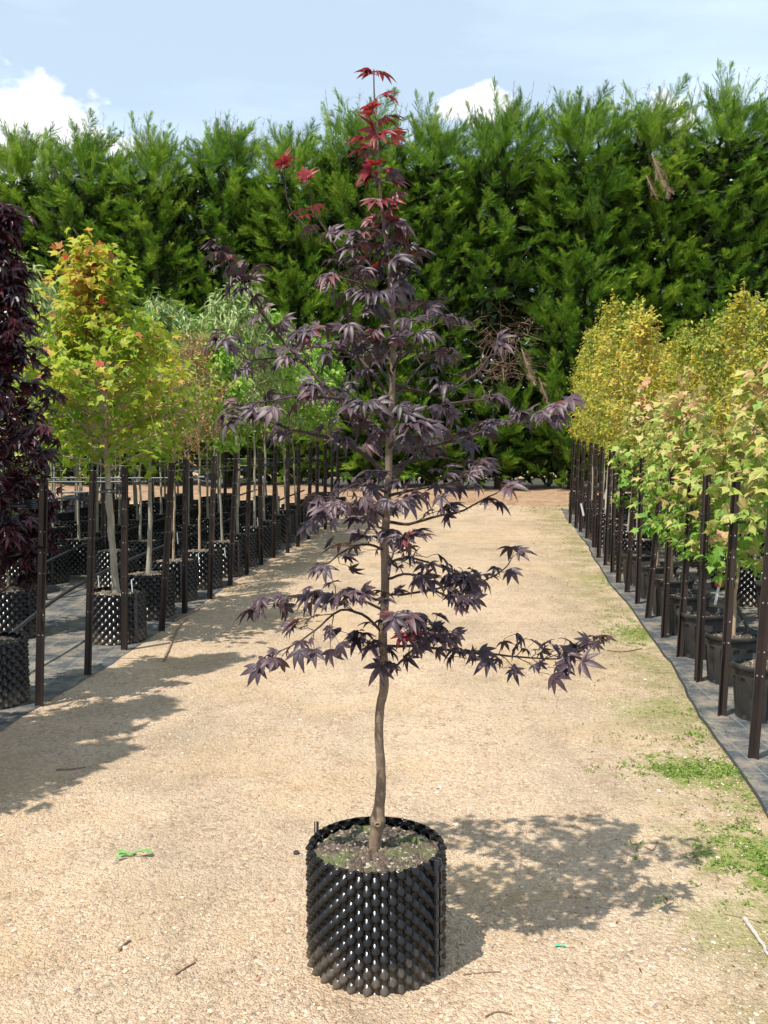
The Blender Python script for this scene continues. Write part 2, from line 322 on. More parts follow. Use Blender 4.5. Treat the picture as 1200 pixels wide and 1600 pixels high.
def mat_material():
    m, nt, b = mat('woven_weed_mat'); t = nt.nodes.new('ShaderNodeTexCoord')
    br = nt.nodes.new('ShaderNodeTexBrick'); br.offset = 0; br.inputs['Scale'].default_value = 1; br.inputs['Mortar Size'].default_value = .0028; br.inputs['Mortar Smooth'].default_value = .1
    br.inputs['Brick Width'].default_value = .15; br.inputs['Row Height'].default_value = .15; nt.links.new(t.outputs['Object'], br.inputs[0])
    n = noise(nt, 5, 7, rough=.7)
    base = ramp(nt, noise(nt, 160, 3), [(.3, (.04, .044, .05)), (.7, (.085, .092, .10))])
    c = mixc(nt, br.outputs['Fac'], base, (.15, .175, .17)); c = mixc(nt, ramp(nt, n, [(.44, (0, 0, 0)), (.62, (.72, .72, .72))]), c, (.30, .245, .18))
    nt.links.new(c, b.inputs['Base Color']); b.inputs['Roughness'].default_value = .55; bump(nt, b, noise(nt, 6, 6, rough=.65), .8, .05); return m
M_mat = mat_material()
m, nt_, b = mat('bare_soil'); M_soil = m
n = noise(nt_, 6, 8, rough=.75); nt_.links.new(ramp(nt_, n, [(.3, (.22, .12, .07)), (.55, (.42, .26, .15)), (.75, (.52, .37, .24))]), b.inputs['Base Color']); b.inputs['Roughness'].default_value = .95; bump(nt_, b, n, .9, .08)

# ------------------------------------------------------------------ ground, beds
def sheet(name, pts, z, material):
    mb = MB(); v = np.array([[x, y, z] for x, y in pts]); mb.add(v, [list(range(4))]); o = link(name, mb.mesh(name, material)); tag(o, kind='structure'); return o
sheet('ground', [(-300, -60), (300, -60), (300, 600), (-300, 600)], 0, M_gravel)
def bed(name, e0, e1, side, far):     # edge runs along U from e0 to e1, bed spreads sideways by `side`
    mb = MB(); n = 90; rng = np.random.default_rng(7 + abs(int(side))); t = np.linspace(0, 1, n)
    e = np.array(e0)[None] * (1 - t)[:, None] + np.array(e1)[None] * t[:, None]
    wob = .018 * np.sin(t * 19) + .010 * np.sin(t * 53 + 1) + .004 * rng.normal(size=n); e[:, 0] += wob
    o_ = e + np.array([side, -side * .11])
    V = np.zeros((n, 2, 3)); V[:, 0, :2] = e; V[:, 1, :2] = o_; V[:, :, 2] = .004
    i = np.arange(n - 1) * 2; F = np.stack([i, i + 1, i + 3, i + 2], -1)
    if side > 0: F = F
    mb.add(V.reshape(-1, 3), F); o = link(name, mb.mesh(name, M_mat)); tag(o, kind='structure'); return e
LX = lambda y: -1.85 + .108 * (y - 5.23)       # stake lines of the two beds
RX = lambda y: 1.675 + .11 * (y - 4.4)
eL = bed('weed_mat', (LX(0) + .02, 0), (LX(16.6) + .02, 16.6), -9.0, 0)
eR = bed('weed_mat', (RX(0) - .10, 0), (RX(16.6) - .06, 16.6), 9.0, 0)
mb = MB(); tube(mb, np.c_[eR[10:70], np.full(60, .006)], .007, 5); o = link('mat_edge', mb.mesh('mat_edge', M_pipe)); tag(o, 'black rolled edge of the weed mat along the right side of the gravel', 'edging')
# bare earth bank in front of the hedge
mb = MB(); nx, ny = 120, 12; rng = np.random.default_rng(3); xs = np.linspace(-16, 16, nx); ts = np.linspace(0, 1, ny)
X, T = np.meshgrid(xs, ts); Y = 17.6 - .11 * X + T * 4.2; Z = .16 * np.sin(np.clip(T * 2.2, 0, 1) * math.pi * .5) * (1 + .3 * np.sin(X * 2.3) + .25 * np.sin(X * 5.1 + T * 4)) * np.where(T > .0, 1, 0) + .012 * rng.normal(size=X.shape) * (T > 0) - .004 * (T == 0)
sL = np.where(X < -.6, 1.55, 1.0); Z = Z * np.where(X < -.6, .55, .35)
i = (np.arange(ny - 1)[:, None] * nx + np.arange(nx - 1)[None]).ravel(); mb.add(np.stack([X, Y, Z + .004], -1).reshape(-1, 3), np.stack([i, i + 1, i + nx + 1, i + nx], -1))
tag(link('soil_bank', mb.mesh('soil_bank', M_soil, True)), kind='structure')

# loose stones
def stones():
    rng = np.random.default_rng(11); mb = MB()
    ico = []
    g = (1 + 5 ** .5) / 2
    v = nrm(np.array([[-1, g, 0], [1, g, 0], [-1, -g, 0], [1, -g, 0], [0, -1, g], [0, 1, g], [0, -1, -g], [0, 1, -g], [g, 0, -1], [g, 0, 1], [-g, 0, -1], [-g, 0, 1]], float))
    f = np.array([[0, 11, 5], [0, 5, 1], [0, 1, 7], [0, 7, 10], [0, 10, 11], [1, 5, 9], [5, 11, 4], [11, 10, 2], [10, 7, 6], [7, 1, 8], [3, 9, 4], [3, 4, 2], [3, 2, 6], [3, 6, 8], [3, 8, 9], [4, 9, 5], [2, 4, 11], [6, 2, 10], [8, 6, 7], [9, 8, 1]])
    tm = [(v * rng.uniform(.6, 1.15, (12, 1)) * rng.uniform(.6, 1.1, (1, 3)) * np.array([1, 1, .6]), f) for _ in range(6)]
    n = 64000; y = 1.9 + 7.5 * rng.random(n) ** 1.75; x = (rng.random(n) * 2 - 1) * (.42 * y + .15)
    keep = (rng.random(n) < .55 + .45 * np.sin(x * 3.1 + 1.3 * np.sin(y * 2.3)) * np.cos(y * 1.7 + x)) & (x > LX(y) + .03) & (x < RX(y) - .12) & (np.hypot(x + .02, y - 2.73) > .235)
    x, y = x[keep], y[keep]; n = len(x); s = rng.lognormal(-5.65, .48, n); s = np.clip(s, .0016, .0115)
    a = rng.random(n) * 6.28; M = np.zeros((n, 3, 3)); M[:, 0, 0] = np.cos(a); M[:, 0, 1] = -np.sin(a); M[:, 1, 0] = np.sin(a); M[:, 1, 1] = np.cos(a); M[:, 2, 2] = 1
    p = np.stack([x, y, s * .18], -1); tint = rng.random(n); k = rng.integers(0, 6, n)
    for q in range(6): scatter(mb, tm[q], p[k == q], M[k == q], s[k == q], tint[k == q])
    m, nt, b = mat('stone'); at = nt.nodes.new('ShaderNodeAttribute'); at.attribute_name = 'tint'
    nt.links.new(ramp(nt, at.outputs['Fac'], [(0, (.30, .22, .14)), (.3, (.44, .325, .215)), (.65, (.56, .435, .30)), (.84, (.66, .56, .45)), (.92, (.42, .22, .14)), (1, (.20, .19, .19))]), b.inputs['Base Color']); b.inputs['Roughness'].default_value = .8
    tag(link('gravel', mb.mesh('gravel', m)), 'loose tan pebbles scattered over the gravel path', 'gravel', kind='stuff')
stones()

# ------------------------------------------------------------------ leaf templates
def palmate(rng, spread=1.0, droop=.35, fold=.10, nl=7, wid=.17, st=6):
    V = []; F = []
    angs = [0, 36, -36, 74, -74, 118, -118][:nl]; lens = [1, .93, .93, .74, .74, .42, .42][:nl]
    for a, l in zip(angs, lens):
        a = R(a * spread + rng.normal(0, 3)); l = l * rng.uniform(.92, 1.06); base = len(V)
        t = np.linspace(0, 1, st); w = wid * l * np.sin(np.clip(t * 1.02, 0, 1) ** .85 * math.pi) ** .9 + .012 * (1 - t); w[-1] = 0.0; w[0] = .03
        bend = rng.normal(0, .10) + (.10 * math.copysign(1, a) if a else 0)
        sag = droop * rng.uniform(.6, 1.4)
        for ti, wi in zip(t, w):
            for sgn in (-1, 0, 1):
                r = ti * l; ang = a + bend * ti; x = math.sin(ang) * r + math.cos(ang) * wi * sgn; y = math.cos(ang) * r - math.sin(ang) * wi * sgn
                V.append((x, y, -sag * r * r + (fold * wi / (wid * l + 1e-6) * l * .5 if sgn else 0)))
        for i in range(st - 1):
            for j in (0, 1):
                q = base + i * 3 + j; F.append((q, q + 1, q + 4, q + 3))
    return np.array(V), np.array(F)
def blade(wid=.3, droop=.3, fold=.1, st=4):          # simple leaf of length 1
    t = np.linspace(0, 1, st); V = []; F = []
    for ti in t:
        wi = wid * .5 * math.sin(min(1, ti * .96 + .04) * math.pi) ** .8 if ti < 1 else 0
        for s in (-1, 0, 1): V.append((s * wi, ti, -droop * ti * ti + (fold * abs(s) * wi)))
    for i in range(st - 1):
        for j in (0, 1): q = i * 3 + j; F.append((q, q + 1, q + 4, q + 3))
    return np.array(V), np.array(F)
def star_leaf(rng, lobes=5, droop=.25, notch=.52):   # broad lobed leaf, fan of triangles
    angs = {5: [-128, -64, 0, 64, 128], 3: [-75, 0, 75]}[lobes]; L_ = {5: [.5, .85, 1, .85, .5], 3: [.75, 1, .75]}[lobes]
    V = [(0, 0, 0)]; pts = []
    for i, (a, l) in enumerate(zip(angs, L_)):
        if i == 0: pts.append((a - 35, .28))
        pts += [(a - 14, l * .68), (a + rng.normal(0, 3), l), (a + 14, l * .68)]
        if i < len(angs) - 1: pts.append(((a + angs[i + 1]) / 2, notch * (l + L_[i + 1]) / 2))
        else: pts.append((a + 35, .28))
    for a, r in pts: x = math.sin(R(a)) * r * .62; y = math.cos(R(a)) * r * .62 + .3; V.append((x, y, -droop * (x * x * 1.6 + y * y) + .06 * abs(x)))
    V[0] = (0, .25, -.02); n = len(pts); F = [(0, i + 1, i) for i in range(1, n)] + [(0, 1, n)]
    return np.array(V), np.array(F)

# ------------------------------------------------------------------ the feature: young purple maple
def feature_maple():
    rng = np.random.default_rng(5); D0 = 2.73
    base = G(588, 1497); base[1] = D0
    tr_px = [(585, 1345, 10), (586, 1315, 9.8), (589, 1293, 11), (590, 1281, 13.6), (592, 1264, 9.2), (595, 1232, 8.4), (595, 1195, 7.6), (592, 1150, 7.2), (594, 1105, 7.2), (600, 1075, 7.6), (599, 1030, 7.3), (598, 990, 7.2), (601, 945, 7), (602, 890, 6.8), (601, 850, 6.8), (604, 800, 6.3), (607, 740, 5.8), (608, 690, 5.4), (612, 630, 4.8), (614, 560, 4.2), (613, 500, 4), (609, 440, 3.4), (604, 390, 2.8), (597, 330, 2.3), (592, 275, 1.9), (590, 200, 1.5), (585, 150, 1.2), (584, 108, .9)]
    pxm = 575.0
    def W(px, py, dy=0.0): return P(px, py, D0 + dy)
    tp = np.array([W(x, y) - base for x, y, r in tr_px]); rr = np.array([r for *_, r in tr_px]) / pxm
    root = empty('japanese_maple', base, 'young purple leaved maple with bare lower trunk standing in the studded black pot', 'tree')
    mb = MB(); tps = spline(tp, 120); rs = np.interp(np.linspace(0, len(rr) - 1, 120), np.arange(len(rr)), rr); rs = rs * (1 + .035 * np.sin(np.arange(120) * 1.9) * (np.arange(120) < 70))
    tube(mb, tps, rs, 14); 
    kn = np.array([W(590, 1283) - base]); th = np.linspace(0, 6.283, 9)      # the graft knob, a ring of callus facing the camera
    ring = kn + np.stack([.0075 * np.cos(th), np.full(9, -.024), .006 * np.sin(th)], -1); tube(mb, ring, .0032, 6)
    link('trunk', mb.mesh('trunk', M_trunk, True), root)
    # branches as (start pixel y on trunk, [(px,py,dy)...], start radius px, kind, leaf density)
    B = [
     ([(600, 1062, 0), (625, 1035, -.04), (650, 1010, -.08), (668, 990, -.1)], 2.2, 'p', 1),
     ([(598, 1035, 0), (585, 1015, -.05), (570, 1000, -.09)], 1.8, 'p', 1),
     ([(600, 1010, 0), (650, 1008, -.06), (710, 1016, -.02), (770, 1022, .02), (830, 1030, .04), (880, 1030, .05), (920, 1010, .05)], 2.6, 'p', 1.25),
     ([(601, 960, 0), (650, 975, -.1), (690, 985, -.2)], 2.2, 'p', 1),
     ([(602, 930, 0), (650, 925, .04), (700, 916, .08), (750, 910, .1), (785, 893, .1), (798, 878, .1)], 2.2, 'p', .75),
     ([(598, 990, 0), (572, 962, -.05), (535, 950, -.1), (500, 975, -.15), (465, 1000, -.2), (432, 1018, -.22)], 2.6, 'p', 1.1),
     ([(601, 955, 0), (565, 935, .0), (520, 925, .05), (470, 928, .1), (425, 940, .16)], 2.4, 'p', 1.1),
     ([(603, 905, 0), (640, 900, -.12), (680, 915, -.22), (715, 935, -.3)], 2.4, 'p', 1.2),
     ([(602, 880, 0), (640, 872, -.06), (690, 885, -.10), (715, 900, -.12)], 2.4, 'p', 1.2),
     ([(601, 860, 0), (570, 850, -.1), (535, 860, -.18), (510, 880, -.22)], 2.4, 'p', .9),
     ([(603, 815, 0), (640, 818, -.06), (680, 806, -.14), (720, 796, -.2), (755, 780, -.22), (778, 768, -.22)], 2.8, 'p', .8),
     ([(604, 810, 0), (570, 790, -.08), (535, 790, -.16), (505, 805, -.2)], 2.6, 'p', 1.1),
     ([(606, 775, 0), (650, 762, -.16), (700, 752, -.24), (735, 735, -.28)], 2.8, 'p', 1.1),
     ([(606, 770, 0), (570, 758, -.2), (540, 765, -.3), (520, 780, -.36)], 2.6, 'p', 1.1),
     ([(607, 735, 0), (640, 722, .08), (690, 715, .14), (745, 720, .2)], 3.0, 'p', .8),
     ([(608, 705, 0), (660, 700, .05), (720, 688, .1), (780, 668, .14), (830, 652, .16), (872, 636, .16)], 3.6, 'p', 1.15),
     ([(607, 745, 0), (570, 712, -.03), (520, 692, -.06), (460, 676, -.1), (410, 662, -.12), (375, 655, -.14)], 4.4, 'p', 1.15),
     ([(610, 690, 0), (570, 655, .05), (520, 622, .1), (470, 572, .14), (425, 525, .18), (395, 478, .2), (370, 440, .2), (348, 408, .2)], 4.2, 'p', 1.05),
     ([(609, 650, 0), (560, 632, -.1), (510, 625, -.18), (460, 622, -.24), (410, 630, -.28)], 3.2, 'p', 1.05),
     ([(614, 600, 0), (660, 612, .02), (700, 615, .06), (740, 588, .08), (762, 562, .08), (772, 545, .08)], 2.8, 'p', .75),
     ([(611, 655, 0), (655, 645, -.16), (705, 632, -.22), (760, 628, -.28)], 3.0, 'p', .75),
     ([(612, 630, 0), (585, 590, .1), (555, 560, .16), (500, 545, .2), (440, 560, .24), (385, 565, .26), (352, 545, .26)], 3.2, 'p', 1.1),
     ([(610, 660, 0), (580, 610, -.05), (556, 550, -.08), (545, 490, -.08), (548, 430, -.08), (556, 385, -.08)], 3.2, 'p', 1.0),
     ([(613, 575, 0), (640, 545, -.06), (665, 515, -.1), (688, 500, -.12)], 2.4, 'p', .85),
     ([(614, 590, 0), (590, 550, -.1), (570, 525, -.2), (530, 515, -.26), (490, 520, -.3)], 2.4, 'p', 1.1),
     ([(612, 520, 0), (585, 480, .04), (555, 440, .06), (530, 400, .08), (505, 360, .1), (484, 325, .1), (478, 292, .1)], 2.2, 'n', .55),
     ([(505, 370, .1), (470, 345, .12), (448, 310, .13), (443, 272, .13)], 1.2, 'r', .18),
     ([(611, 480, 0), (622, 440, -.03), (626, 400, -.04), (624, 372, -.04)], 1.8, 'm', .8),
     ([(610, 500, 0), (590, 465, -.12), (560, 440, -.18), (530, 432, -.2)], 2.0, 'p', .9),
     ([(608, 450, 0), (640, 425, .06), (630, 400, .1)], 1.6, 'm', .5),
     ([(605, 410, 0), (580, 380, -.06), (560, 368, -.1)], 1.6, 'm', .8),
    ]
    # growth towards and away from the viewer
    for (y0, dx, dyy, lift, rad) in ((985, 30, -.30, -20, 2.2), (940, -35, -.34, -10, 2.4), (900, 20, .36, -45, 2.6), (850, -40, .38, -55, 2.6), (840, 45, -.40, -5, 2.6), (790, 10, -.46, -5, 2.8), (760, 60, .42, -70, 2.8), (730, -60, .45, -80, 2.8), (700, 40, -.40, -40, 3), (670, -30, -.44, -40, 3), (640, 55, .4, -80, 2.8), (610, -50, .38, -85, 2.6), (580, 25, -.34, -55, 2.6), (545, 40, .28, -70, 2.4), (525, -28, -.24, -60, 2.2), (470, 20, .2, -60, 2)):
        x0 = np.interp(-y0, [-q[1] for q in tr_px], [q[0] for q in tr_px])
        B.append(([(x0, y0, 0), (x0 + dx * .4, y0 + lift * .45, dyy * .4), (x0 + dx * .8, y0 + lift * .85, dyy * .75), (x0 + dx, y0 + lift, dyy)], rad, 'p', .9))
    bm = MB(); leaves = []
    for pts, r0, kind, dens in B:
        pts = [(a_, b_, c_ * (.75 if c_ > 0 else .62)) for a_, b_, c_ in pts]
        q = np.array([W(*a) - base for a in pts]); seg = np.linalg.norm(np.diff(q, axis=0), axis=1).sum(); n = max(8, int(seg / .02)); c = spline(q, n)
        c += np.cumsum(rng.normal(0, .0011, c.shape), 0) * (np.arange(n)[:, None] > 1)
        rad = np.linspace(r0, .9, n) / pxm; tube(bm, c, rad, 7)
        T = nrm(np.gradient(c, axis=0)); acc = 0; step = .060 / max(dens, .3); start = .30 if kind != 'r' else .5
        pos = start * seg; side = rng.choice([-1, 1])
        while pos < seg:
            i = min(n - 1, int(pos / seg * (n - 1))); t = T[i]; s = nrm(np.cross(t, [0, 0, 1])); side = -side
            red = kind == 'r' or (kind == 'n' and pos > seg * .7)
            for sd in ((side,) if dens < 1 else (side, -side)):
                az = nrm(t * rng.uniform(.3, 1) + s * sd * rng.uniform(.5, 1.1) + np.array([0, 0, rng.uniform(-.25, .5)]))
                tl = rng.uniform(.03, .105) * (.4 + .6 * min(1, (seg - pos) / .15 + .3)) * (.6 + .4 * min(1, dens))
                e = c[i] + az * tl + np.array([0, 0, -.01]); tw = np.array([c[i], (c[i] + e) / 2 + [0, 0, .006], e]); tube(bm, tw, [.0016, .0013, .001], 5)
                k = 2 if tl < .055 or dens < .5 else (3 if rng.random() < .6 else 2)
                for j in range(k):
                    dv = nrm(az * .8 + rng.normal(0, .65, 3) * [1, 1, .4]); leaves.append((tw[1] * (1 - j / max(1, k - 1)) + e * (j / max(1, k - 1)), dv, red, .5 if j == 0 else 1))
            pos += step * rng.uniform(.8, 1.3)
        for j in range(3):          # terminal leaves
            s = nrm(np.cross(T[-1], [0, 0, 1])); dv = nrm(T[-1] + s * (-.8, 0, .8)[j]); leaves.append((c[-1], dv, kind in 'rn', 1))
    # leader: paired leaves straight on the stem
    lead = [(i, tps[i]) for i in range(len(tps)) if tps[i][2] > P(600, 470, D0)[2]]
    zt = tps[-1][2]; z = lead[0][1][2]
    while z < zt:
        i = int(np.argmin(abs(tps[:, 2] - z))); fr = (z - lead[0][1][2]) / (zt - lead[0][1][2])
        for _ in range(5 if fr < .85 else (5 if fr > .93 else 2)):
            a = rng.random() * 6.28; dv = np.array([math.cos(a), math.sin(a) * .8, rng.uniform(-.1, .6)]); leaves.append((tps[i], nrm(dv), fr > .34 + rng.normal(0, .2), 1.1 if fr < .9 else .45))
        z += .040 if fr < .35 else (.044 if .35 <= fr < .8 else .070)
    # the odd bright red cluster low on the stem
    for a in range(3): leaves.append((W(636, 985, -.13) - base, nrm(np.array([math.cos(a * 2.1), -.6, math.sin(a * 2.1) * .6])), True, .62))
    tmpl = [palmate(rng, spread=rng.uniform(.72, 1.05), droop=rng.uniform(.08, .5), fold=rng.uniform(.05, .35), nl=rng.choice([5, 5, 7]), wid=rng.uniform(.125, .16), st=7) for _ in range(9)]
    mp, mr_, pet = MB(), MB(), bm
    for p, dv, red, ss in leaves:
        size = rng.uniform(.034, .063) * (ss ** .35) * (1.0 if red else 1)
        pl = rng.uniform(.018, .045) * ss; pe = p + nrm(dv + [0, 0, .15]) * pl; tube(pet, [p, (p + pe) / 2 + [0, 0, .002], pe], .0008, 4, cap=False)
        dd = nrm(dv * [1, 1, .5] + np.array([0, 0, -rng.uniform(.0, .75) if not red else -rng.uniform(-.3, .4)]))
        nn = nrm(np.array([-.30, -.45, 1]) + rng.normal(0, .38, 3)); Mx = frames(dd[None], nn[None])
        scatter(mr_ if red else mp, tmpl[rng.integers(9)], pe[None], Mx, [size], [np.clip(rng.normal(.45, .25) if not red else rng.normal(-.35 + 1.0 * pe[2] / 2.4, .22), 0, 1)])
    link('branches', bm.mesh('branches', M_twigd, True), root)
    link('foliage', mp.mesh('foliage', M_purple, True), root)
    o = link('young_foliage', mr_.mesh('young_foliage', M_red, True), root); o['label'] = 'bright red young leaves near the tip'
    print('feature leaves', len(leaves))
    return base
base = feature_maple()

# ------------------------------------------------------------------ pots
def stud_wall(R0, H, nth, nrow, seg_t, seg_z, amp):
    mb = MB(); nt_, nz_ = nth * seg_t, nrow * seg_z + 1
    th = np.arange(nt_) * 2 * math.pi / nt_; z = np.linspace(0, H, nz_); TH, Z = np.meshgrid(th, z)
    pr = H / nrow; u = TH / (2 * math.pi) * nth; v = Z / pr
    r = np.zeros_like(TH)
    for row in range(-1, nrow + 1):
        dv = (v - (row + .5))
        uo = u - (.5 if row % 2 else 0); du = (uo - np.round(uo))
        d = np.sqrt((du * 2 * math.pi * R0 / nth) ** 2 + (dv * pr) ** 2) / (pr * .74)
        q = np.clip(1 - d, 0, 1); r = np.maximum(r, .50 * np.sqrt(np.clip(1 - d * d, 0, 1)) * np.clip(q * 4, 0, 1) ** .5 + .50 * q)
        # inward dimple between studs
    r = np.where(r > .95, .95, r)
    rad = R0 + amp * r - amp * .32; z2 = Z - amp * .38 * r
    V = np.stack([rad * np.cos(TH), rad * np.sin(TH), z2], -1)
    i = np.arange(nz_ - 1)[:, None] * nt_; j = np.arange(nt_)[None]; k = (j + 1) % nt_
    F = np.stack([i + j, i + k, i + nt_ + k, i + nt_ + j], -1).reshape(-1, 4); mb.add(V.reshape(-1, 3), F)
    Vi = V.copy(); Vi[..., 0] -= .0025 * np.cos(TH); Vi[..., 1] -= .0025 * np.sin(TH); mb.add(Vi.reshape(-1, 3), F[:, ::-1])
    t0 = (nz_ - 1) * nt_ + np.arange(nt_); nn = nt_ * nz_; top = np.stack([t0, (nz_ - 1) * nt_ + (np.arange(nt_) + 1) % nt_, (nz_ - 1) * nt_ + (np.arange(nt_) + 1) % nt_ + nn, t0 + nn], -1)
    mb.f[4].append(top); mb.t[4].append(np.full(nt_, .5)); return mb
def soil_disc(r, z, seed, n=14):
    rng = np.random.default_rng(seed); mb = MB(); seg = 48; prof = np.linspace(r, 0.001, n)
    th = np.arange(seg) * 2 * math.pi / seg; V = np.stack([prof[:, None] * np.cos(th), prof[:, None] * np.sin(th), z + .010 * rng.normal(size=(n, seg)) * .45 + .012 * (1 - prof / r)[:, None]], -1)
    i = np.arange(n - 1)[:, None] * seg; j = np.arange(seg)[None]; k = (j + 1) % seg
    mb.add(V.reshape(-1, 3), np.stack([i + j, i + k, i + seg + k, i + seg + j], -1).reshape(-1, 4)); return mb
pot = empty('studded_pot', (base[0], base[1], .0), 'black studded air pot standing alone on the gravel under the purple maple', 'pot')
PH = .345
link('wall', stud_wall(.188, PH, 26, 15, 16, 11, .022).mesh('wall', M_plastic, True), pot)
link('potting_mix', soil_disc(.180, PH - .030, 4, 24).mesh('potting_mix', M_mix, True), pot)
mb = MB(); a = R(-32); q = np.array([math.cos(a), math.sin(a)]) * .203
for k in (-.012, .004): box(mb, (q[0] + math.sin(a) * -k, q[1] + math.cos(a) * k, PH * .5 + .003), (.012, .005, PH - .008), rz=a)
for k in range(7): box(mb, (q[0] * 1.03, q[1] * 1.03, .03 + k * .048), (.010, .016, .010), rz=a)
link('seam_strip', mb.mesh('seam_strip', M_strip), pot)
mb = MB(); e = P(496, 1290, base[1] + .09) - [base[0], base[1], 0]; tube(mb, [e - [0, 0, .12], e + [0, 0, .012]], .004, 8); tube(mb, [e - [.008, 0, .12], e + [-.008, 0, .012]], .002, 6); link('locking_rod', mb.mesh('locking_rod', M_strip), pot)

ap_wall = stud_wall(.188, .34, 21, 12, 9, 7, .027).mesh('wall', M_plastic, True); ap_mix = soil_disc(.18, .31, 9).mesh('potting_mix', M_mixd, True)
mb = MB(); box(mb, (.207, 0, .17), (.006, .02, .33)); 
for k in range(6): box(mb, (.212, 0, .04 + k * .052), (.008, .012, .012))
ap_strip = mb.mesh('seam_strip', M_strip)
def plain_pot(R0, H, nr=26):
    mb = MB(); prof = [(R0 * .80, 0), (R0 * .80, .004), (R0 * .815, H * .08), (R0 * .90, H * .62), (R0 * .92, H * .76), (R0 * .92, H * .90)]
    rf = lambda th, p: -.009 * ((np.sin(th * nr / 2) > .1) * ((p[:, 1][:, None] > H * .06) & (p[:, 1][:, None] < H * .70)))
    # dense profile so the vertical flutes are modelled
    z = np.linspace(0, H * .9, 14); r = np.interp(z, [p[1] for p in prof], [p[0] for p in prof]); lathe(mb, np.c_[r, z], 156, rfun=rf); lathe(mb, np.c_[r[::-1] - .011, z[::-1]], 52)
    rm = MB(); lathe(rm, [(R0 * .92, H * .885), (R0, H * .89), (R0 * 1.01, H * .985), (R0 * .995, H), (R0 * .955, H), (R0 * .945, H * .9), (R0 * .90, H * .88)], 60)
    return mb.mesh('wall', M_dusty, False), rm.mesh('rim', M_dusty, True), soil_disc(R0 * .935, H * .88, 12).mesh('potting_mix', M_mixd, True)
pp = plain_pot(.17, .29); pb = plain_pot(.21, .33)
def place_pot(kind, x, y, label, group, rz, s=1.0):
    if kind == 'air':
        e = empty('studded_pot', (x, y, .012), label, 'pot', group, rz, s); link('wall', ap_wall, e); link('potting_mix', ap_mix, e); link('seam_strip', ap_strip, e); return e, .315 * s
    w_, r_, m_ = pp if kind == 'plain' else pb
    e = empty('nursery_pot', (x, y, .005), label, 'pot', group, rz, s); link('wall', w_, e); link('rim', r_, e); link('potting_mix', m_, e); return e, (.26 if kind == 'plain' else .295) * s

# ------------------------------------------------------------------ nursery trees
def tree_proto(seed, h0, h1, rad, nbr, nsub, nleaf, tm, size, lmat, bmat, tr0=.014, rise=.5, hang=.3, clump=.05, tintf=None, peak=.35, nrmjit=.5, upright=False):
    rng = np.random.default_rng(seed); tb, bb, lf = MB(), MB(), MB()
    n = 26; z = np.linspace(0, h1 * .97, n); wob = np.cumsum(rng.normal(0, .006, (n, 2)), 0); wob -= wob[0]; wob *= np.minimum(1, z[:, None] * 2)
    tp = np.c_[wob, z]; tube(tb, tp, np.interp(z, [0, h1], [tr0, .002]) * (1 + .25 * np.exp(-z / .04)), 9)
    Pp, Dd = [], []
    for i in range(nbr):
        t = (i + rng.random()) / nbr; hz = h0 + (h1 - h0) * .93 * t; az = i * 2.399 + rng.normal(0, .3)
        prof = (np.interp(t, [0, peak * .6, peak, 1], [.62, .93, 1, .10]) if peak > .25 else np.interp(t, [0, .12, .35, .62, .8, 1], [.74, 1, .78, .34, .15, .05])) * rad * rng.uniform(.72, 1.15)
        s = np.array([np.interp(hz, z, tp[:, 0]), np.interp(hz, z, tp[:, 1]), hz]); ri = rise * rng.uniform(.5, 1.4)
        d = np.array([math.cos(az), math.sin(az), ri]); e = s + d * prof; mid = (s + e) / 2 + [0, 0, .03 * prof / rad]
        c = spline([s, mid, e], 7); tube(bb, c, np.linspace(.0055, .0018, 7) * (tr0 / .014), 5, cap=False); k = 0
        for j in range(nsub):
            f = rng.uniform(.25, 1); p0 = np.array([np.interp(f, np.linspace(0, 1, 7), c[:, q]) for q in range(3)])
            dv = nrm(d + rng.normal(0, .9, 3) * [1, 1, .8] + [0, 0, .25]); ln = rad * rng.uniform(.12, .4); p1 = p0 + dv * ln; tube(bb, [p0, p1], [.0018, .001], 4, cap=False)
            m_ = nleaf; q = rng.random((m_, 1)); Pp.append(p0 + (p1 - p0) * q + rng.normal(0, clump, (m_, 3))); Dd.append(nrm(dv * .5 + rng.normal(0, .8, (m_, 3))))
    if upright:
        for k in range(16):
            zz = h1 * .9 + k * .024; Pp.append(np.array([[wob[-1, 0], wob[-1, 1], zz]])); Dd.append(rng.normal(0, 1, (1, 3)))
        for u in range(3):
            a = rng.random() * 6.28; r_ = rng.uniform(.2, .6) * rad; zb = h1 * rng.uniform(.82, .93); tube(bb, [(math.cos(a) * r_ * .6, math.sin(a) * r_ * .6, zb - .15), (math.cos(a) * r_, math.sin(a) * r_, zb + .22)], [.003, .0015], 4)
            for k in range(12): Pp.append(np.array([[math.cos(a) * r_, math.sin(a) * r_, zb - .08 + k * .026]])); Dd.append(rng.normal(0, 1, (1, 3)))
        tube(bb, [tp[-1], tp[-1] + [0.01, 0, .16]], [.002, .001], 4)
    Pp = np.concatenate(Pp); Dd = np.concatenate(Dd); n = len(Pp)
    out_ = Pp * [1, 1, 0] - np.array([0, 0, 0]); out_ = nrm(out_)
    d = nrm(Dd + out_ * .6 + np.array([0, 0, -1]) * hang * 2 * rng.random((n, 1))); nn = nrm(out_ * .5 + [0, 0, 1] + rng.normal(0, nrmjit, (n, 3)))
    M = frames(d, nn); s = size * rng.uniform(.7, 1.2, n); ti = rng.random(n) if tintf is None else np.clip(tintf(Pp, rng), 0, 1); kk = rng.integers(0, len(tm), n)
    for q in range(len(tm)): scatter(lf, tm[q], Pp[kk == q], M[kk == q], s[kk == q], ti[kk == q])
    return tb.mesh('trunk', bmat, True), bb.mesh('branches', M_twigd if lmat in (M_plum,) else M_barkt, True), lf.mesh('foliage', lmat, False)
rg = np.random.default_rng(2)
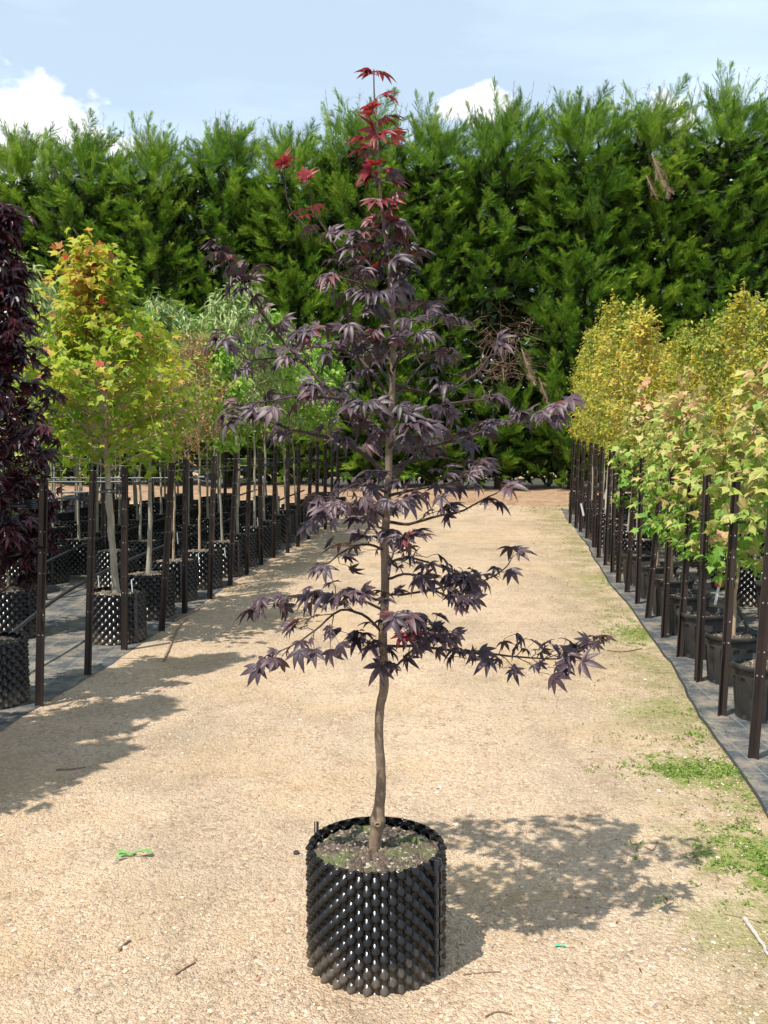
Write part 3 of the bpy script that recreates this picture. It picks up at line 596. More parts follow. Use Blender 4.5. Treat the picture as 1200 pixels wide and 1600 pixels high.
T_star = [star_leaf(rg, 5, rg.uniform(.1, .5)) for _ in range(4)]; T_rub = [star_leaf(rg, 3, rg.uniform(.2, .6), .6) for _ in range(2)] + [star_leaf(rg, 5, .4, .62) for _ in range(2)]
T_small = [blade(.55, .25, .2, 3), blade(.5, .45, .3, 3)]; T_long = [blade(.24, .6, .5, 5), blade(.2, .9, .4, 5)]; T_oval = [blade(.6, .3, .2, 4), blade(.7, .5, .3, 4)]
T_palm = [palmate(rg, 1, rg.uniform(.3, .7), .3, 5, .16, 4) for _ in range(4)]
def patch(p, rng, k=4.0, ph=0.0): return np.sin(p[:, 0] * k * 2 + ph) * np.cos(p[:, 2] * k + ph) * .25
PR = {
 'plum': [tree_proto(31, .30, 2.85, .42, 70, 6, 5, T_palm, .085, M_plum, M_barkg, .017, .45, .45, .03, upright=True)],
 'gum': [tree_proto(41, .98, 2.68, .76, 74, 8, 7, T_star, .085, M_liq, M_barkg, .029, .42, .25, .035, tintf=lambda p, r: .12 + .24 * (p[:, 2] - 1.1) + patch(p, r) + r.normal(0, .16, len(p)) + .38 * (r.random(len(p)) > .93), peak=.22)],
 'gum2': [tree_proto(42, 1.05, 2.2, .42, 34, 5, 5, T_star, .08, M_liq, M_barkg, .024, .42, .25, .035, tintf=lambda p, r: .3 + patch(p, r) + r.normal(0, .2, len(p)), peak=.3)],
 'maple': [tree_proto(51 + k, .34, 1.34 + .1 * k, .31, 30, 5, 5, T_rub, .088, M_rub, M_barkt, .011, .75, .5, .03, tintf=lambda p, r: -.02 + .55 * p[:, 2] - .1 + patch(p, r) * .5 + r.normal(0, .2, len(p)), peak=.35, upright=True) for k in range(3)],
 'elm': [tree_proto(61 + k, .78, 2.50 + .12 * k, .34, 44, 6, 8, T_small, .054, M_elm, M_barkg, .014, .95, .2, .04, tintf=lambda p, r: .42 + 1.2 * patch(p, r, 3, k) + r.normal(0, .25, len(p)), peak=.3, upright=True) for k in range(4)],
 'pear': [tree_proto(71 + k, 1.0, 2.55 + .1 * k, .36, 36, 5, 6, T_long, .10, M_wil, M_barkg, .015, .9, .7, .035, peak=.4, upright=True) for k in range(2)],
 'lime': [tree_proto(81 + k, 1.0, 2.35 + .1 * k, .40, 40, 5, 6, T_oval, .075, M_lime, M_barkg, .015, .7, .45, .04, peak=.35) for k in range(2)],
 'bronze': [tree_proto(91 + k, .95, 2.1 + .1 * k, .33, 44, 6, 8, T_small, .036, M_brn, M_barkt, .013, .8, .2, .05, peak=.35) for k in range(2)],
}
NAMES = {'plum': ('purple_plum_tree', 'dark plum leaved tree'), 'gum': ('sweetgum_tree', 'broad lime and orange tree on a grey trunk'), 'gum2': ('sweetgum_tree', 'yellow green tree with a bent grey trunk'),
 'maple': ('red_maple_tree', 'slim maple with green and salmon leaves'), 'elm': ('golden_elm_tree', 'upright golden leaved tree'), 'pear': ('pear_tree', 'upright tree with narrow hanging green leaves'),
 'lime': ('lime_tree', 'bright green leaved young tree'), 'bronze': ('bronze_leaved_tree', 'small leaved bronze tree')}
cnt = {}
prs = random.Random(9)
def place_tree(kind, x, y, z, where, group, s=1.0, var=None, lean=(0, 0), rz=None, short=None):
    v = PR[kind]; t, b_, f = v[(cnt.get(kind, 0) if var is None else var) % len(v)]; cnt[kind] = cnt.get(kind, 0) + 1
    nm, ds = NAMES[kind]; lab = ((short or ds) + ' ' + where).replace(' ,', ',')
    e = empty(nm, (x, y, z), lab, 'tree', group, prs.uniform(0, 6.28) if rz is None else rz, s); e.rotation_euler = (lean[0], lean[1], e.rotation_euler.z)
    sz = 1 - z / 2.4; 
    link('trunk', t, e); link('branches', b_, e); link('foliage', f, e); return e

def picket(pb_, pt_, label, group):
    b0 = G(*pb_); h = 1.22; top = P(pt_[0], pt_[1], b0[1]); d = top - b0; d = d / max(d[2], .5) * h
    rz = prs.uniform(-.6, .6)
    e = link('steel_picket', picket_me, None, b0, (0, 0, 0)); e.rotation_euler = (0, math.atan2(d[0], h), rz); tag(e, label, 'stake', group); return b0
mb = MB(); th_ = .0035
for a in (R(90), R(210), R(330)):
    c_, s_ = math.cos(a), math.sin(a); box(mb, (c_ * .0115, s_ * .0115, .60), (.023, th_, 1.24), rz=a)
    box(mb, (c_ * .0235, s_ * .0235, .60), (.004, .007, 1.24), rz=a)
picket_me = mb.mesh('steel_picket', M_picket)

left_st = [((62, 1103), (70, 742)), ((138, 1055), (148, 738)), ((195, 1016), (198, 731)), ((252, 986), (268, 731)), ((289, 959), (293, 717)), ((328, 936), (335, 710)), ((359, 915), (369, 713)), ((386, 898), (392, 708)), ((408, 883), (406, 713)), ((427, 872), (430, 713)), ((450, 864), (451, 713)), ((466, 854), (467, 713)), ((482, 843), (485, 713)), ((495, 834), (496, 713)), ((508, 827), (508, 712)), ((518, 820), (520, 712)), ((528, 813), (528, 712))]
right_st = [((1177, 1186), (1207, 800)), ((1127, 1119), (1148, 774)), ((1090, 1066), (1105, 762)), ((1061, 1027), (1080, 756)), ((1036, 997), (1050, 744)), ((1012, 966), (1034, 737)), ((995, 944), (1001, 756)), ((980, 926), (993, 747)), ((966, 911), (974, 730)), ((956, 895), (960, 735)), ((945, 884), (953, 735)), ((935, 872), (940, 735)), ((928, 856), (931, 735)), ((917, 842), (922, 735)), ((907, 831), (911, 735)), ((900, 825), (903, 733)), ((890, 818), (895, 733))]
LB = [picket(a, b_, '%s dark steel picket from the near end, left of the path' % ORD[i], 'steel pickets along the left edge of the path') for i, (a, b_) in enumerate(left_st)]
RB = [picket(a, b_, '%s rusty dark picket from the near end, right of the path' % ORD[i], 'steel pickets along the right edge of the path') for i, (a, b_) in enumerate(right_st)]
# inner pickets of the left bed, seen between the trunks
k = 0
for off, ys in ((-1.35, (8.3, 9.6, 11.0, 12.5, 14.0)), (-2.6, (9.4, 11.2, 13.2))):
    for y in ys:
        e = link('steel_picket', picket_me, None, (LX(y) + off, y, 0), (0, prs.uniform(-.03, .03), prs.uniform(0, 3))); tag(e, '%s inner picket from the near end among the left pots' % ORD[k], 'stake', 'inner pickets of the left bed'); k += 1

# ---- left bed
def lpos(off, y): return LX(y) + off, y
rows_left = [
 ('front', -.24, [(6.85, 'gum'), (7.62, 'gum2'), (8.35, 'bronze'), (9.0, 'bronze'), (9.65, 'lime'), (10.3, 'pear'), (10.95, 'pear'), (11.6, 'lime'), (12.25, 'lime'), (12.9, 'pear'), (13.6, 'lime'), (14.3, 'lime'), (15.0, 'lime'), (15.7, 'lime')]),
 ('second', -.98, [(6.95, 'maple'), (9.0, 'bronze'), (9.7, 'lime'), (10.4, 'pear'), (11.1, 'pear'), (11.8, 'lime'), (12.5, 'pear'), (13.3, 'lime'), (14.1, 'lime'), (15.0, 'lime')]),
 ('third', -1.72, [(8.6 + .62 * k, ('pear', 'pear', 'lime')[k % 3]) for k in range(12)]),
 ('fourth', -2.42, [(8.3 + .64 * k, ('pear', 'gum2', 'pear', 'lime')[k % 4]) for k in range(12)]),
 ('fifth', -3.15, [(8.7 + .68 * k, ('lime', 'pear')[k % 2]) for k in range(10)]),
 ('sixth', -3.95, [(9.3 + .75 * k, ('pear', 'lime')[k % 2]) for k in range(9)]),
]
# nearest tree of the front row, and its neighbour just outside the picture whose shade reaches the path
e, h = place_pot('air', -2.14, 5.30, 'nearest studded black pot at the left edge of the picture', 'studded pots of the left bed', 1.0)
place_tree('plum', -2.10, 5.30, h, 'filling the left edge of the picture', None, .86, rz=.5)
e, h = place_pot('air', -2.26, 4.15, 'studded black pot just outside the left edge', 'studded pots of the left bed', 2.0)
place_tree('plum', -2.34, 4.15, h, 'just outside the left edge, shading the gravel', None, .92, rz=2.2)
e, h = place_pot('air', -2.36, 3.45, 'studded black pot farthest outside the left edge', 'studded pots of the left bed', 3.0)
place_tree('plum', -2.36, 3.45, h, 'farthest outside the left edge, shading the gravel', None, .92, rz=4.2)
for rn, off, lst in rows_left:
    for i, (y, kd) in enumerate(lst):
        x, y = lpos(off, y); x += .06 if kd == 'gum' else 0; x += prs.uniform(-.04, .04) if i else 0; y += prs.uniform(-.04, .04)
        big = rn in ('fifth', 'sixth')
        o_, h = place_pot('big' if big else 'air', x, y, '%s, %s from the near end of the %s row on the left' % ('plain black pot' if big else 'studded black pot', ORD[i], rn), 'pots of the left bed', prs.uniform(-1.2, -.2) if not big else 0)
        first = rn == 'front' and kd in ('gum', 'gum2')
        place_tree(kd, x, y, h - .02, ('in the left front row' if kd == 'gum' else 'just behind the broad lime and orange tree') if first else ', %s in the %s row on the left' % (ORD[i], rn), None if first else 'young trees of the left bed', (.90 if kd == 'gum' else prs.uniform(.9, 1.0) * (.95 if kd in ('pear', 'lime') else .92) * (1.0 if rn in ('front', 'second') and y < 10 else 1.09)), lean=(0, -.07) if kd == 'gum2' and first else (prs.uniform(-.02, .02), prs.uniform(-.03, .03)), rz=1.0 if kd == 'gum' else None)
# ---- right bed
i = 0
plain_px = [(5.03, 1.96), (5.72, 2.04), (6.35, 2.07), (7.02, 2.16), (7.7, 2.25), (8.4, 2.33), (9.1, 2.36)]
for i, (y, x) in enumerate(plain_px):
    o_, h = place_pot('plain', x, y, '%s plain ribbed black pot in the front row on the right' % ORD[i], 'pots of the right bed', prs.uniform(0, 6))
    place_tree('maple', x, y, h - .02, ', %s in the front row on the right' % ORD[i], 'red maples of the right bed', (1.06, .95, .92, .96, .98, .98, 1.0)[i], var=(2, 1, 0, 2, 1, 0, 1)[i], lean=(prs.uniform(-.03, .03), prs.uniform(-.02, .04)))
y = 9.8; k = 0
while y < 16.2:
    x = RX(y) + .24 + prs.uniform(-.02, .02); o_, h = place_pot('air', x, y, '%s studded black pot beyond the plain pots on the right' % ORD[k], 'pots of the right bed', prs.uniform(2, 4))
    place_tree('elm', x, y, h - .02, ', %s golden one in the front row on the right' % ORD[k], 'golden trees of the right bed', prs.uniform(.86, .96), lean=(prs.uniform(-.02, .02), prs.uniform(-.03, .03))); y += .66; k += 1
for rn, off, y0, y1, kinds in (('second', 1.0, 6.0, 15.8, 'maple elm'), ('third', 1.75, 6.6, 15.8, 'elm'), ('fourth', 2.5, 7.4, 15.8, 'elm'), ('fifth', 3.3, 8.4, 14, 'elm')):
    y = y0; k = 0
    while y < y1:
        x = RX(y) + off + prs.uniform(-.04, .04); kd = 'maple' if (rn == 'second' and y < 7.5) else 'elm'; pk = 'plain' if y < 8 else 'air'
        o_, h = place_pot(pk, x, y, '%s black pot in the %s row on the right' % (ORD[k], rn), 'pots of the right bed', prs.uniform(2, 4))
        place_tree(kd, x, y, h - .02, ', %s in the %s row on the right' % (ORD[k], rn), 'golden trees of the right bed' if kd == 'elm' else 'red maples of the right bed', (prs.uniform(.92, 1.03) if kd == 'maple' else prs.uniform(.80, .90)), lean=(prs.uniform(-.02, .02), prs.uniform(-.03, .03))); y += .72; k += 1

# ------------------------------------------------------------------ lines, pipes, ties, tags
def line(pts, r, m, name, label, cat, group=None, sides=7):
    c = spline(pts, max(2, len(pts) * 5)); o_ = np.array(c[0]); mb = MB(); tube(mb, c - o_, r, sides); o = link(name, mb.mesh(name, m, True), None, tuple(o_)); tag(o, label, cat, group); return o
for i, q in enumerate([LB[0], LB[1], LB[2], LB[4], LB[5], LB[7], LB[9], LB[11], LB[13]]):
    h = 1.08 - .01 * i; hook = ('%s cross line from the near end above the left pots' % ORD[i])
    root = empty('cross_line', (q[0], q[1], 0), hook, 'support line', 'cross lines of the left bed')
    mb = MB(); tube(mb, spline([(.03, -.015, h), (-.6, .05, h - .012), (-2.4, .25, h - .02), (-5.5, .6, h - .02)], 24), .0065, 7); link('line', mb.mesh('line', M_wire, True), root)
    mb = MB(); tt = np.linspace(0, 5 * 6.283, 60); tube(mb, np.stack([.028 * np.cos(tt), .028 * np.sin(tt), h - .02 + tt / 31.4 * .05], -1), .006, 5); tube(mb, [(-.02, 0, h), (-.12, .02, h)], .013, 7); link('rubber_tie', mb.mesh('rubber_tie', M_pipe, True), root)
for a, b_, w_ in ((2, 3, 1.10), (4, 5, 1.14), (5, 6, 1.10)):
    A, B_ = LB[a], LB[b_]; line([(A[0], A[1], w_), ((A[0] + B_[0]) / 2, (A[1] + B_[1]) / 2, w_ - .01), (B_[0], B_[1], w_)], .006, M_pipe, 'tie_cord', 'dark cord between the %s and %s pickets left of the path' % (ORD[a], ORD[b_]), 'cord')
for i, (q, h) in enumerate(((RB[2], .98), (RB[3], 1.0), (RB[5], 1.02), (RB[1], 1.0))):
    line([(q[0] - .02, q[1], h), (q[0] + .08, q[1] + .03, h + .008), (q[0] + .24, q[1] + .1, h - .01)], .007, M_pipe, 'rubber_tie', 'black rubber tie on the %s picket right of the path' % ORD[(2, 3, 5, 1)[i]], 'tie', 'rubber ties on the right pickets')
line([(LX(4.6) - .42, 4.6, .12), (LX(5.7) - .44, 5.7, .24), (LX(6.7) - .50, 6.7, .34), (LX(8) - .60, 8, .35), (LX(10) - .60, 10, .36), (LX(13) - .6, 13, .36), (LX(16) - .6, 16, .36)], .013, M_pipe, 'irrigation_pipe', 'black irrigation pipe slung between the first and second rows on the left', 'pipe', 'irrigation pipes')
line([(LX(6.6) - 1.4, 6.6, .14), (LX(8.2) - 1.36, 8.2, .30), (LX(9.5) - 1.36, 9.5, .37), (LX(12) - 1.36, 12, .37), (LX(16) - 1.36, 16, .37)], .012, M_pipe, 'irrigation_pipe', 'black irrigation pipe between the second and third rows of the left bed', 'pipe', 'irrigation pipes')
line([(RX(4.2) + .75, 4.2, .014), (RX(5.4) + .62, 5.4, .014), (RX(6.3) + .52, 6.3, .10), (RX(7.4) + .55, 7.4, .30), (RX(9) + .60, 9, .36), (RX(12) + .6, 12, .36), (RX(16) + .6, 16, .36)], .013, M_pipe, 'irrigation_pipe', 'black irrigation pipe behind the plain pots of the right bed', 'pipe', 'irrigation pipes')
for i, (x, y) in enumerate([(1.96, 5.03), (2.04, 5.72)]):
    line([(x + .5, y + .25, .02), (x + .3, y + .15, .34), (x + .1, y + .02, .38), (x - .02, y, .28)], .003, M_pipe, 'drip_tube', 'thin drip tube arching into the %s plain pot right of the path' % ORD[i], 'tube', 'drip tubes')
def tagstake(px, py, y, label, h=.16, wd=.018, lean=.1, red=False):
    p = P(px, py, y); mb = MB(); box(mb, (0, 0, h / 2), (wd, .002, h)); root = link('plant_tag', mb.mesh('plant_tag', M_white), None, tuple(p), (0, lean, .2)); tag(root, label, 'plant tag')
    if red: mb = MB(); box(mb, (0, 0, h + .012), (.045, .03, .03)); o = link('red_ribbon', mb.mesh('red_ribbon', M_ribbon), root)
tagstake(1117, 945, 6.33, 'white tag hung below a red ribbon on a maple trunk in the right bed', .125, .018, .2, True)
tagstake(947, 795, 10.3, 'tall white tag among the golden trees of the right bed', .20, .03, .03)
tagstake(912, 806, 11.6, 'leaning white tag at the far end of the right pickets', .15, .022, -.25)
for i, (px, py, y) in enumerate(((207, 925, 6.7), (311, 880, 8.3), (352, 870, 8.9), (403, 822, 9.8), (278, 850, 7.5), (155, 918, 6.95))):
    p = P(px, py, y); mb = MB(); tube(mb, [(0, 0, 0), (-.005, 0, .085)], .004, 6); o = link('drip_spike', mb.mesh('drip_spike', M_white), None, tuple(p)); tag(o, 'thin pale drip spike, %s from the near end of the left bed' % ORD[i], 'drip spike', 'drip spikes in the left pots')

# ------------------------------------------------------------------ cypress hedge
def spray_mesh_bough(rng, L_=.95, ns=16, nb=9):
    V, F, ti = [], [], []; n = 0
    for s in range(ns):
        t = (s + rng.random()) / ns; side = 1 if s % 2 else -1
        p0 = np.array([0, t * L_, .16 * t * t + .0]); sp_ = (1.05 - t) ** .6; ang = R(rng.uniform(8, 44)); ln = L_ * .36 * (sp_ * .9 + .25) * rng.uniform(.7, 1.2)
        d = np.array([side * math.sin(ang), math.cos(ang), rng.uniform(-.1, .75)]); d /= np.linalg.norm(d); nv = nrm(np.array([rng.normal(0, .5), rng.normal(0, .5), 1.0])); x = nrm(np.cross(d, nv)); tn = rng.random() * .5
        for b_ in range(nb * 2 + 1):
            if b_ == nb * 2: q, dd, l, w_ = p0, d, ln, .009
            else: f = (b_ // 2 + .6) / (nb + .3); q = p0 + d * ln * f; sg = 1 if b_ % 2 else -1; dd = nrm(d * 1.15 + x * sg * .75 + rng.normal(0, .12, 3) + [0, 0, .12]); l = ln * (.50 * (1.15 - f)) * rng.uniform(.6, 1.4) + .045; w_ = .0098
            sx = nrm(np.cross(dd, nv + rng.normal(0, .35, 3))) * w_
            V += [q - sx * .5, q + sx * .5, q + dd * l * .62 + sx * .35, q + dd * l]; F.append([n, n + 1, n + 2, n + 3]); n += 4; ti.append(tn + rng.random() * .35 + .15 * t)
    return np.array(V), np.array(F), np.array(ti)
def cypress_proto(seed, H=8.0, Rr=1.15, nb=740, hole=None):
    rng = np.random.default_rng(seed); mb = MB(); tm = [spray_mesh_bough(rng) for _ in range(5)]
    tb = MB(); tube(tb, spline([(0, 0, 0), (.05, .02, 2.5), (-.05, .05, 5), (0, 0, H * .93)], 16), np.linspace(.16, .02, 16), 9)
    for k in range(26):
        zz = rng.uniform(.8, H * .8); a = rng.random() * 6.28; tube(tb, [(0, 0, zz), (math.cos(a) * .45, math.sin(a) * .45, zz + .12), (math.cos(a) * .95, math.sin(a) * .95, zz + .4)], [.03, .02, .006], 5, cap=False)
    for i in range(nb):
        t = ((i + rng.random()) / nb); z = t * (H - .55) + .15; a = i * 2.39996 + rng.normal(0, .25)
        rp = Rr * np.interp(t, [0, .08, .5, .86, .95, 1], [.85, 1, 1, .95, .80, .45]) * rng.uniform(.62, 1.12)
        el = rng.uniform(-.15, .75) + .7 * max(0, t - .88) * 4; s = rng.choice([.45, .6, .7, .8, 1.0])
        if hole is not None and rp * math.cos(a - hole[3]) > 0 and np.hypot(z - hole[2], rp * math.sin(a - hole[3]) * 1.0) < hole[0]: continue
        d = np.array([math.cos(a), math.sin(a), el]); d = nrm(d + np.array([.28, 0, .10]) + rng.normal(0, .28, 3)); n_ = nrm(np.array([-.2 * math.cos(a), -.2 * math.sin(a), 1]) + rng.normal(0, .25, 3)); M = frames(d[None], n_[None])[0]
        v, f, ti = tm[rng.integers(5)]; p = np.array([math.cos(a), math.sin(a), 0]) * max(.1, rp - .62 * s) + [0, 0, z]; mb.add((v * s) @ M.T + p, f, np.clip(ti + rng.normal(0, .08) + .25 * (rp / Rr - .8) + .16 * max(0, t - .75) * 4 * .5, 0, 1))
    for k in range(46):            # feathery upright tips
        a = rng.random() * 6.28; r = rng.uniform(0, .95); z = H - .95 + rng.uniform(-.25, .35) - r * .12; d = nrm(np.array([rng.normal(0, .16), rng.normal(0, .16), 1.0])); M = frames(d[None], nrm(rng.normal(0, 1, (1, 3)) * [1, 1, .1]))[0]; v, f, ti = tm[rng.integers(5)]; s = rng.uniform(.4, .8); mb.add((v * s * [.6, 1.1, .6]) @ M.T + [math.cos(a) * r, math.sin(a) * r, z], f, np.clip(ti + .2, 0, 1))
    for k in range(22):            # bare wisps standing above the sprays
        a = rng.random() * 6.28; r = rng.uniform(0, .95); p = np.array([math.cos(a) * r, math.sin(a) * r, H - .5]); q = p + [rng.normal(.10, .12), rng.normal(0, .1), rng.uniform(.45, .85)]; tube(tb, [p, (p + q) / 2, q], [.004, .003, .0012], 4, cap=False)
        for j in range(9): f = rng.uniform(.45, .95); b0 = p + (q - p) * f; tube(tb, [b0, b0 + [rng.normal(0, .05), rng.normal(0, .05), rng.uniform(.04, .1)]], [.003, .0015], 3, cap=False)
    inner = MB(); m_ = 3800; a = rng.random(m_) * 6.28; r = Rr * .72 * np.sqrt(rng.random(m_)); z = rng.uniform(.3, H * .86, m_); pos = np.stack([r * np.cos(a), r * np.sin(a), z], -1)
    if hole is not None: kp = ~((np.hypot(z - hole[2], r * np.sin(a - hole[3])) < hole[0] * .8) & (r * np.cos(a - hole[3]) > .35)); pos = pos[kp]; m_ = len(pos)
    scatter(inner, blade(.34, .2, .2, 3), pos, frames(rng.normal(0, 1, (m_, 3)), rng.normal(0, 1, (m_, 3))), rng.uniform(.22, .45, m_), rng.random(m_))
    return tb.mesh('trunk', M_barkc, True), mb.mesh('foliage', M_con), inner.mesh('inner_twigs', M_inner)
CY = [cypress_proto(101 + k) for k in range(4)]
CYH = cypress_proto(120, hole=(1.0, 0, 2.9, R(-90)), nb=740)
HD = {0: 'leftmost', 1: 'second'}
xs = np.arange(-10.6, 12.0, 1.45); crs = random.Random(4)
hx = int(np.argmin(abs(xs - 2.45)))
for i, x in enumerate(xs):
    y = 21.0 - .11 * x + crs.uniform(-.25, .25); pr = CYH if i == hx else CY[(i * 3) % 4]; s = crs.uniform(.945, .985) - (.035 if x < -.5 else 0)
    if 9.3 > x > 7.0: s *= 1.0
    lab = 'tall green cypress, %s from the left in the background hedge' % ORD[i] if i != hx else 'tall green cypress with a bare brown gap low in its front'
    e = empty('cypress_tree', (x, y, 0), lab, 'tree', 'cypresses of the background hedge', 0 if i == hx else crs.uniform(-.5, .5), s)
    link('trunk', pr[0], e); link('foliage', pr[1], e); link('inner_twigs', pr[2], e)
# bare brown branches in the gap and dead sprays
rng = np.random.default_rng(8)
hxx, hyy = xs[hx], 21.0 - .11 * xs[hx]; mb = MB()
for k in range(70):
    a = rng.uniform(-2.7, -.45); p0 = np.array([rng.uniform(-.5, .5), -.2, rng.uniform(2.1, 3.6)]); d = np.array([math.cos(a), math.sin(a), rng.uniform(-.35, .25)]); l = rng.uniform(.5, .95)
    p1 = p0 + d * l * .5; p2 = p0 + d * l + [rng.normal(0, .12), 0, -.08]; tube(mb, spline([p0, p1, p2], 6), np.linspace(.012, .004, 6), 5)
    for j in range(4): q = p1 + (p2 - p1) * rng.random(); tube(mb, [q, q + rng.normal(0, .14, 3)], [.004, .002], 4)
o = link('bare_branches', mb.mesh('bare_branches', M_stick, True), None, (hxx, hyy, 0)); tag(o, 'tangle of bare brown branches in the low gap of the hedge', 'dead branches')
def dead_spray(p, s, label, down=True):
    mb = MB(); v, f, ti = spray_mesh_bough(np.random.default_rng(int(p[0] * 100) + 50), .8, 15, 5); M = frames(np.array([[.25, -.35, -1.0 if down else .2]]), np.array([[0, -1, .3]]))[0]
    mb.add((v * s * [.6, 1, 1]) @ M.T, f, ti); tube(mb, [np.zeros(3), M @ np.array([0, .8 * s, .1])], [.014, .005], 5); o = link('dead_cypress_spray', mb.mesh('dead_cypress_spray', M_dead), None, tuple(p)); tag(o, label, 'dead branch')
dead_spray(P(815, 545, 19.35), .95, 'pale brown dead spray hanging in the low gap of the hedge')
dead_spray(P(842, 590, 19.3), .7, 'small dead brown spray beside the larger one in the gap')
dead_spray(P(1018, 240, 18.9), 1.15, 'dead brown spray hanging high on the hedge above the golden trees')
dead_spray(P(1010, 275, 18.8), .6, 'small dead spray just left of the high dead one')

# ------------------------------------------------------------------ grass, weeds, sticks, litter
def tufts():
    rng = np.random.default_rng(21); mb = MB(); P0 = []
    for px, py, n, sx, sy in ((1090, 1205, 1500, .16, .07), (1200, 1345, 1500, .10, .16), (1005, 988, 1300, .16, .24), (1040, 1000, 300, .12, .15), (1160, 1165, 260, .06, .2), (1110, 1130, 350, .1, .25), (935, 862, 350, .13, .7), (960, 915, 300, .1, .3), (1185, 1270, 500, .1, .2), (1140, 1380, 120, .15, .15), (905, 835, 200, .1, .7), (1050, 1170, 150, .15, .1), (620, 1345, 0, 1, 1)):
        c = G(px, py); P0.append(np.stack([c[0] + rng.normal(0, sx, n), c[1] + rng.normal(0, sy, n), np.full(n, .001)], -1))
    P0 = np.concatenate(P0); k = P0[:, 0] < RX(P0[:, 1]) - .1; P0 = P0[k]; n = len(P0)
    # clump them
    cl = rng.integers(0, n, n // 9)[rng.integers(0, n // 9, n)]; P0 = P0[cl] + rng.normal(0, .014, (n, 3)) * [1, 1, 0]
    d = nrm(rng.normal(0, 1, (n, 3)) * [1, 1, .2] + [0, 0, .55]); sc_ = rng.uniform(.008, .024, n); scatter(mb, blade(.38, .5, .2, 3), P0, frames(d, rng.normal(0, 1, (n, 3)) + [0, 0, 1]), sc_, rng.random(n))
    tag(link('grass', mb.mesh('grass', M_grass)), 'low green grass and moss along the right verge', 'grass', kind='stuff')
    mb = MB(); n = 2600; y = rng.uniform(2, 19, n); x = RX(y) - .12 - abs(rng.normal(0, .38, n)); s = rng.uniform(.006, .02, n) * (1 + y * .03)
    n2 = 900; y2 = rng.uniform(16.2, 18.4, n2); x2 = rng.uniform(-1, 3.6, n2) + .11 * 0; n3 = 520; y3 = 1.9 + 8 * rng.random(n3) ** 1.6; x3 = rng.uniform(-.4, .4, n3) * y3
    k3 = x3 > LX(y3); x3, y3 = x3[k3], y3[k3]; n3 = len(x3)
    X = np.concatenate([x, x2, x3]); Y = np.concatenate([y, y2, y3]); S = np.concatenate([s, rng.uniform(.02, .07, n2), rng.uniform(.006, .016, n3)]); m_ = len(X)
    Zb = np.where(Y > 17.5, .03, .006)
    scatter(mb, blade(.3, .3, .3, 3), np.stack([X, Y, Zb], -1), frames(rng.normal(0, 1, (m_, 3)) * [1, 1, .12], rng.normal(0, .4, (m_, 3)) + [0, 0, 1]), S, rng.random(m_))
    tag(link('leaf_litter', mb.mesh('leaf_litter', M_litter)), 'brown leaf and twig litter scattered on the gravel', 'litter', kind='stuff')
tufts()
def weed(px, py):
    c = G(px, py); rng = np.random.default_rng(6); root = empty('weed', tuple(c), 'small flat green weed growing from the gravel left of the pot', 'weed')
    for a, l in ((R(172), .055), (R(8), .080), (R(150), .06), (R(215), .05), (R(95), .03), (R(60), .03)):
        t = np.linspace(0, 1, 14); w_ = .5 * .34 * (.18 + .82 * np.clip((t - .3) / .5, 0, 1)) * (1 + .22 * (np.arange(14) % 2)) * (1 - np.clip((t - .85) / .15, 0, 1) ** 2); V = []; F = []
        for ti, wi in zip(t, w_):
            for s in (-1, 0, 1): V.append((s * wi, ti, .18 * math.sin(ti * 3) + .06 * abs(s)))
        for i in range(13):
            for j in (0, 1): q = i * 3 + j; F.append((q, q + 1, q + 4, q + 3))
        mb = MB(); M = frames(np.array([[math.cos(a), math.sin(a) * 1.0, .05]]), np.array([[0, 0, 1.0]])); scatter(mb, (np.array(V), np.array(F)), np.array([[0, 0, .004]]), M, [l], [rng.random()]); link('leaf', mb.mesh('leaf', M_weed, True), root)
weed(203, 1340)
def stick(pts, r, m, label, name='stick', cat='stick'):
    g = np.array([G(x, y) for x, y in pts]); g[:, 2] = r * 1.1; o_ = g[0].copy(); rng = np.random.default_rng(int(pts[0][0])); c = spline(g, len(pts) * 5) - o_; c[:, :2] += rng.normal(0, r * .25, (len(c), 2)); mb = MB(); tube(mb, c, np.linspace(r, r * .6, len(c)), 7)
    o = link(name, mb.mesh(name, m, True), None, tuple(o_)); tag(o, label, cat); return o
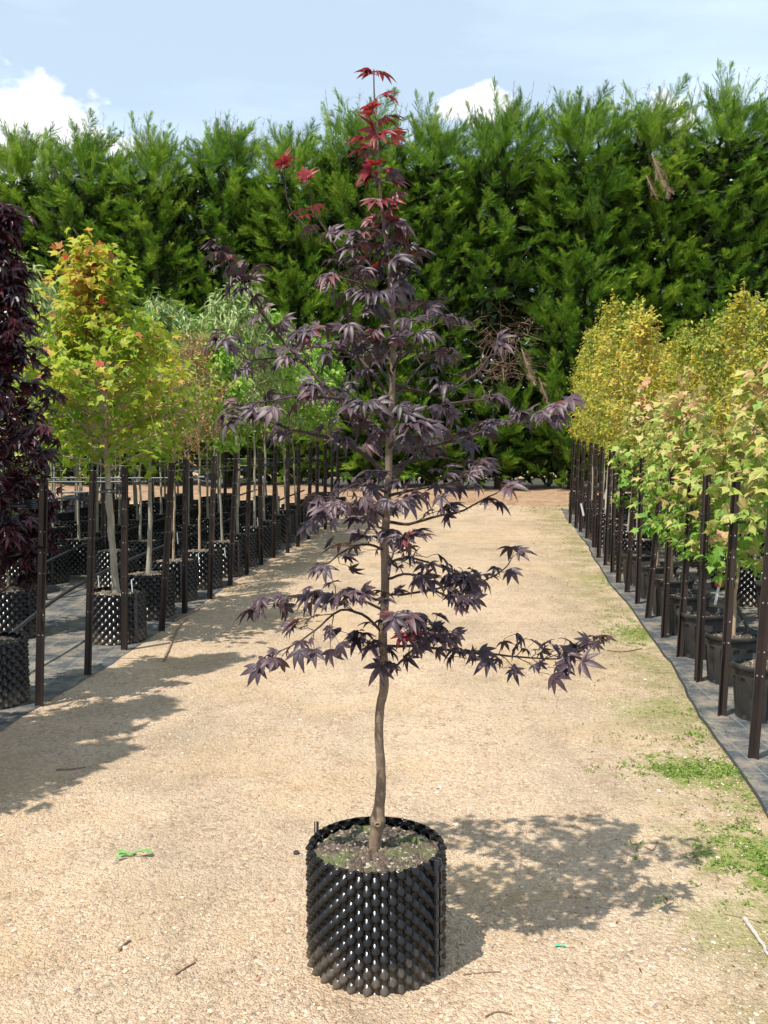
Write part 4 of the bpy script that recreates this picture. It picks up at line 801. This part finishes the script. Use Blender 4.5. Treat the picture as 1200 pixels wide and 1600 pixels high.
stick([(256, 1034), (268, 1005), (282, 978), (293, 966)], .008, M_stick, 'brown stick lying on the gravel beside the left pickets')
stick([(272, 972), (292, 962), (312, 953)], .007, M_stick, 'short stick touching the weed mat edge by the left pickets')
stick([(1163, 1439), (1182, 1465), (1205, 1502)], .0075, M_wstick, 'bleached white stick at the right edge of the foreground')
stick([(1130, 1428), (1166, 1436), (1190, 1442)], .0018, M_stick, 'thin twig under the end of the bleached stick')
stick([(186, 1487), (193, 1479), (203, 1471)], .0045, M_stick, 'short dark bark piece left in the foreground gravel')
stick([(274, 1524), (290, 1514), (305, 1505)], .0035, M_stick, 'thin bark sliver in the foreground left of the pot')
stick([(724, 1524), (752, 1521), (782, 1519)], .0022, M_stick, 'thin dark twig on the gravel just right of the pot')
stick([(758, 1590), (778, 1582), (800, 1586)], .0028, M_stick, 'curled dark twig at the bottom edge right of the pot')
stick([(1008, 1324), (1020, 1329), (1027, 1316)], .003, M_stick, 'small forked twig at the edge of the tree shadow')
stick([(88, 1204), (110, 1203), (134, 1200)], .004, M_stick, 'straight dark twig in the shade at the left')
stick([(948, 1017), (975, 1019), (1003, 1014)], .005, M_stick, 'dark twig on the gravel near the right verge')
stick([(770, 1346), (800, 1346), (838, 1347)], .0015, M_wstick, 'pale straw lying across the tree shadow')
c = G(877, 1480); mb = MB(); v, f = blade(.7, .3, .4, 4); mb.add(v * .022 + [0, 0, .004], f); mb.add(v * .016 * [-1, -1, 1] + [.004, 0, .004], f)
o = link('plastic_scrap', mb.mesh('plastic_scrap', M_greenp), None, tuple(c), (0, 0, 1.2)); tag(o, 'tiny bright green plastic scrap on the gravel right of the pot', 'litter')
c = G(463, 1334); mb = MB(); v = np.random.default_rng(3)
lathe(mb, [(.011, 0), (.012, .006), (.007, .011), (.001, .012)], 7); o = link('dark_stone', mb.mesh('dark_stone', M_dusty), None, tuple(c)); tag(o, 'dark stone on the gravel left of the pot', 'stone')
print('faces', sum(len(m.polygons) for m in bpy.data.meshes))
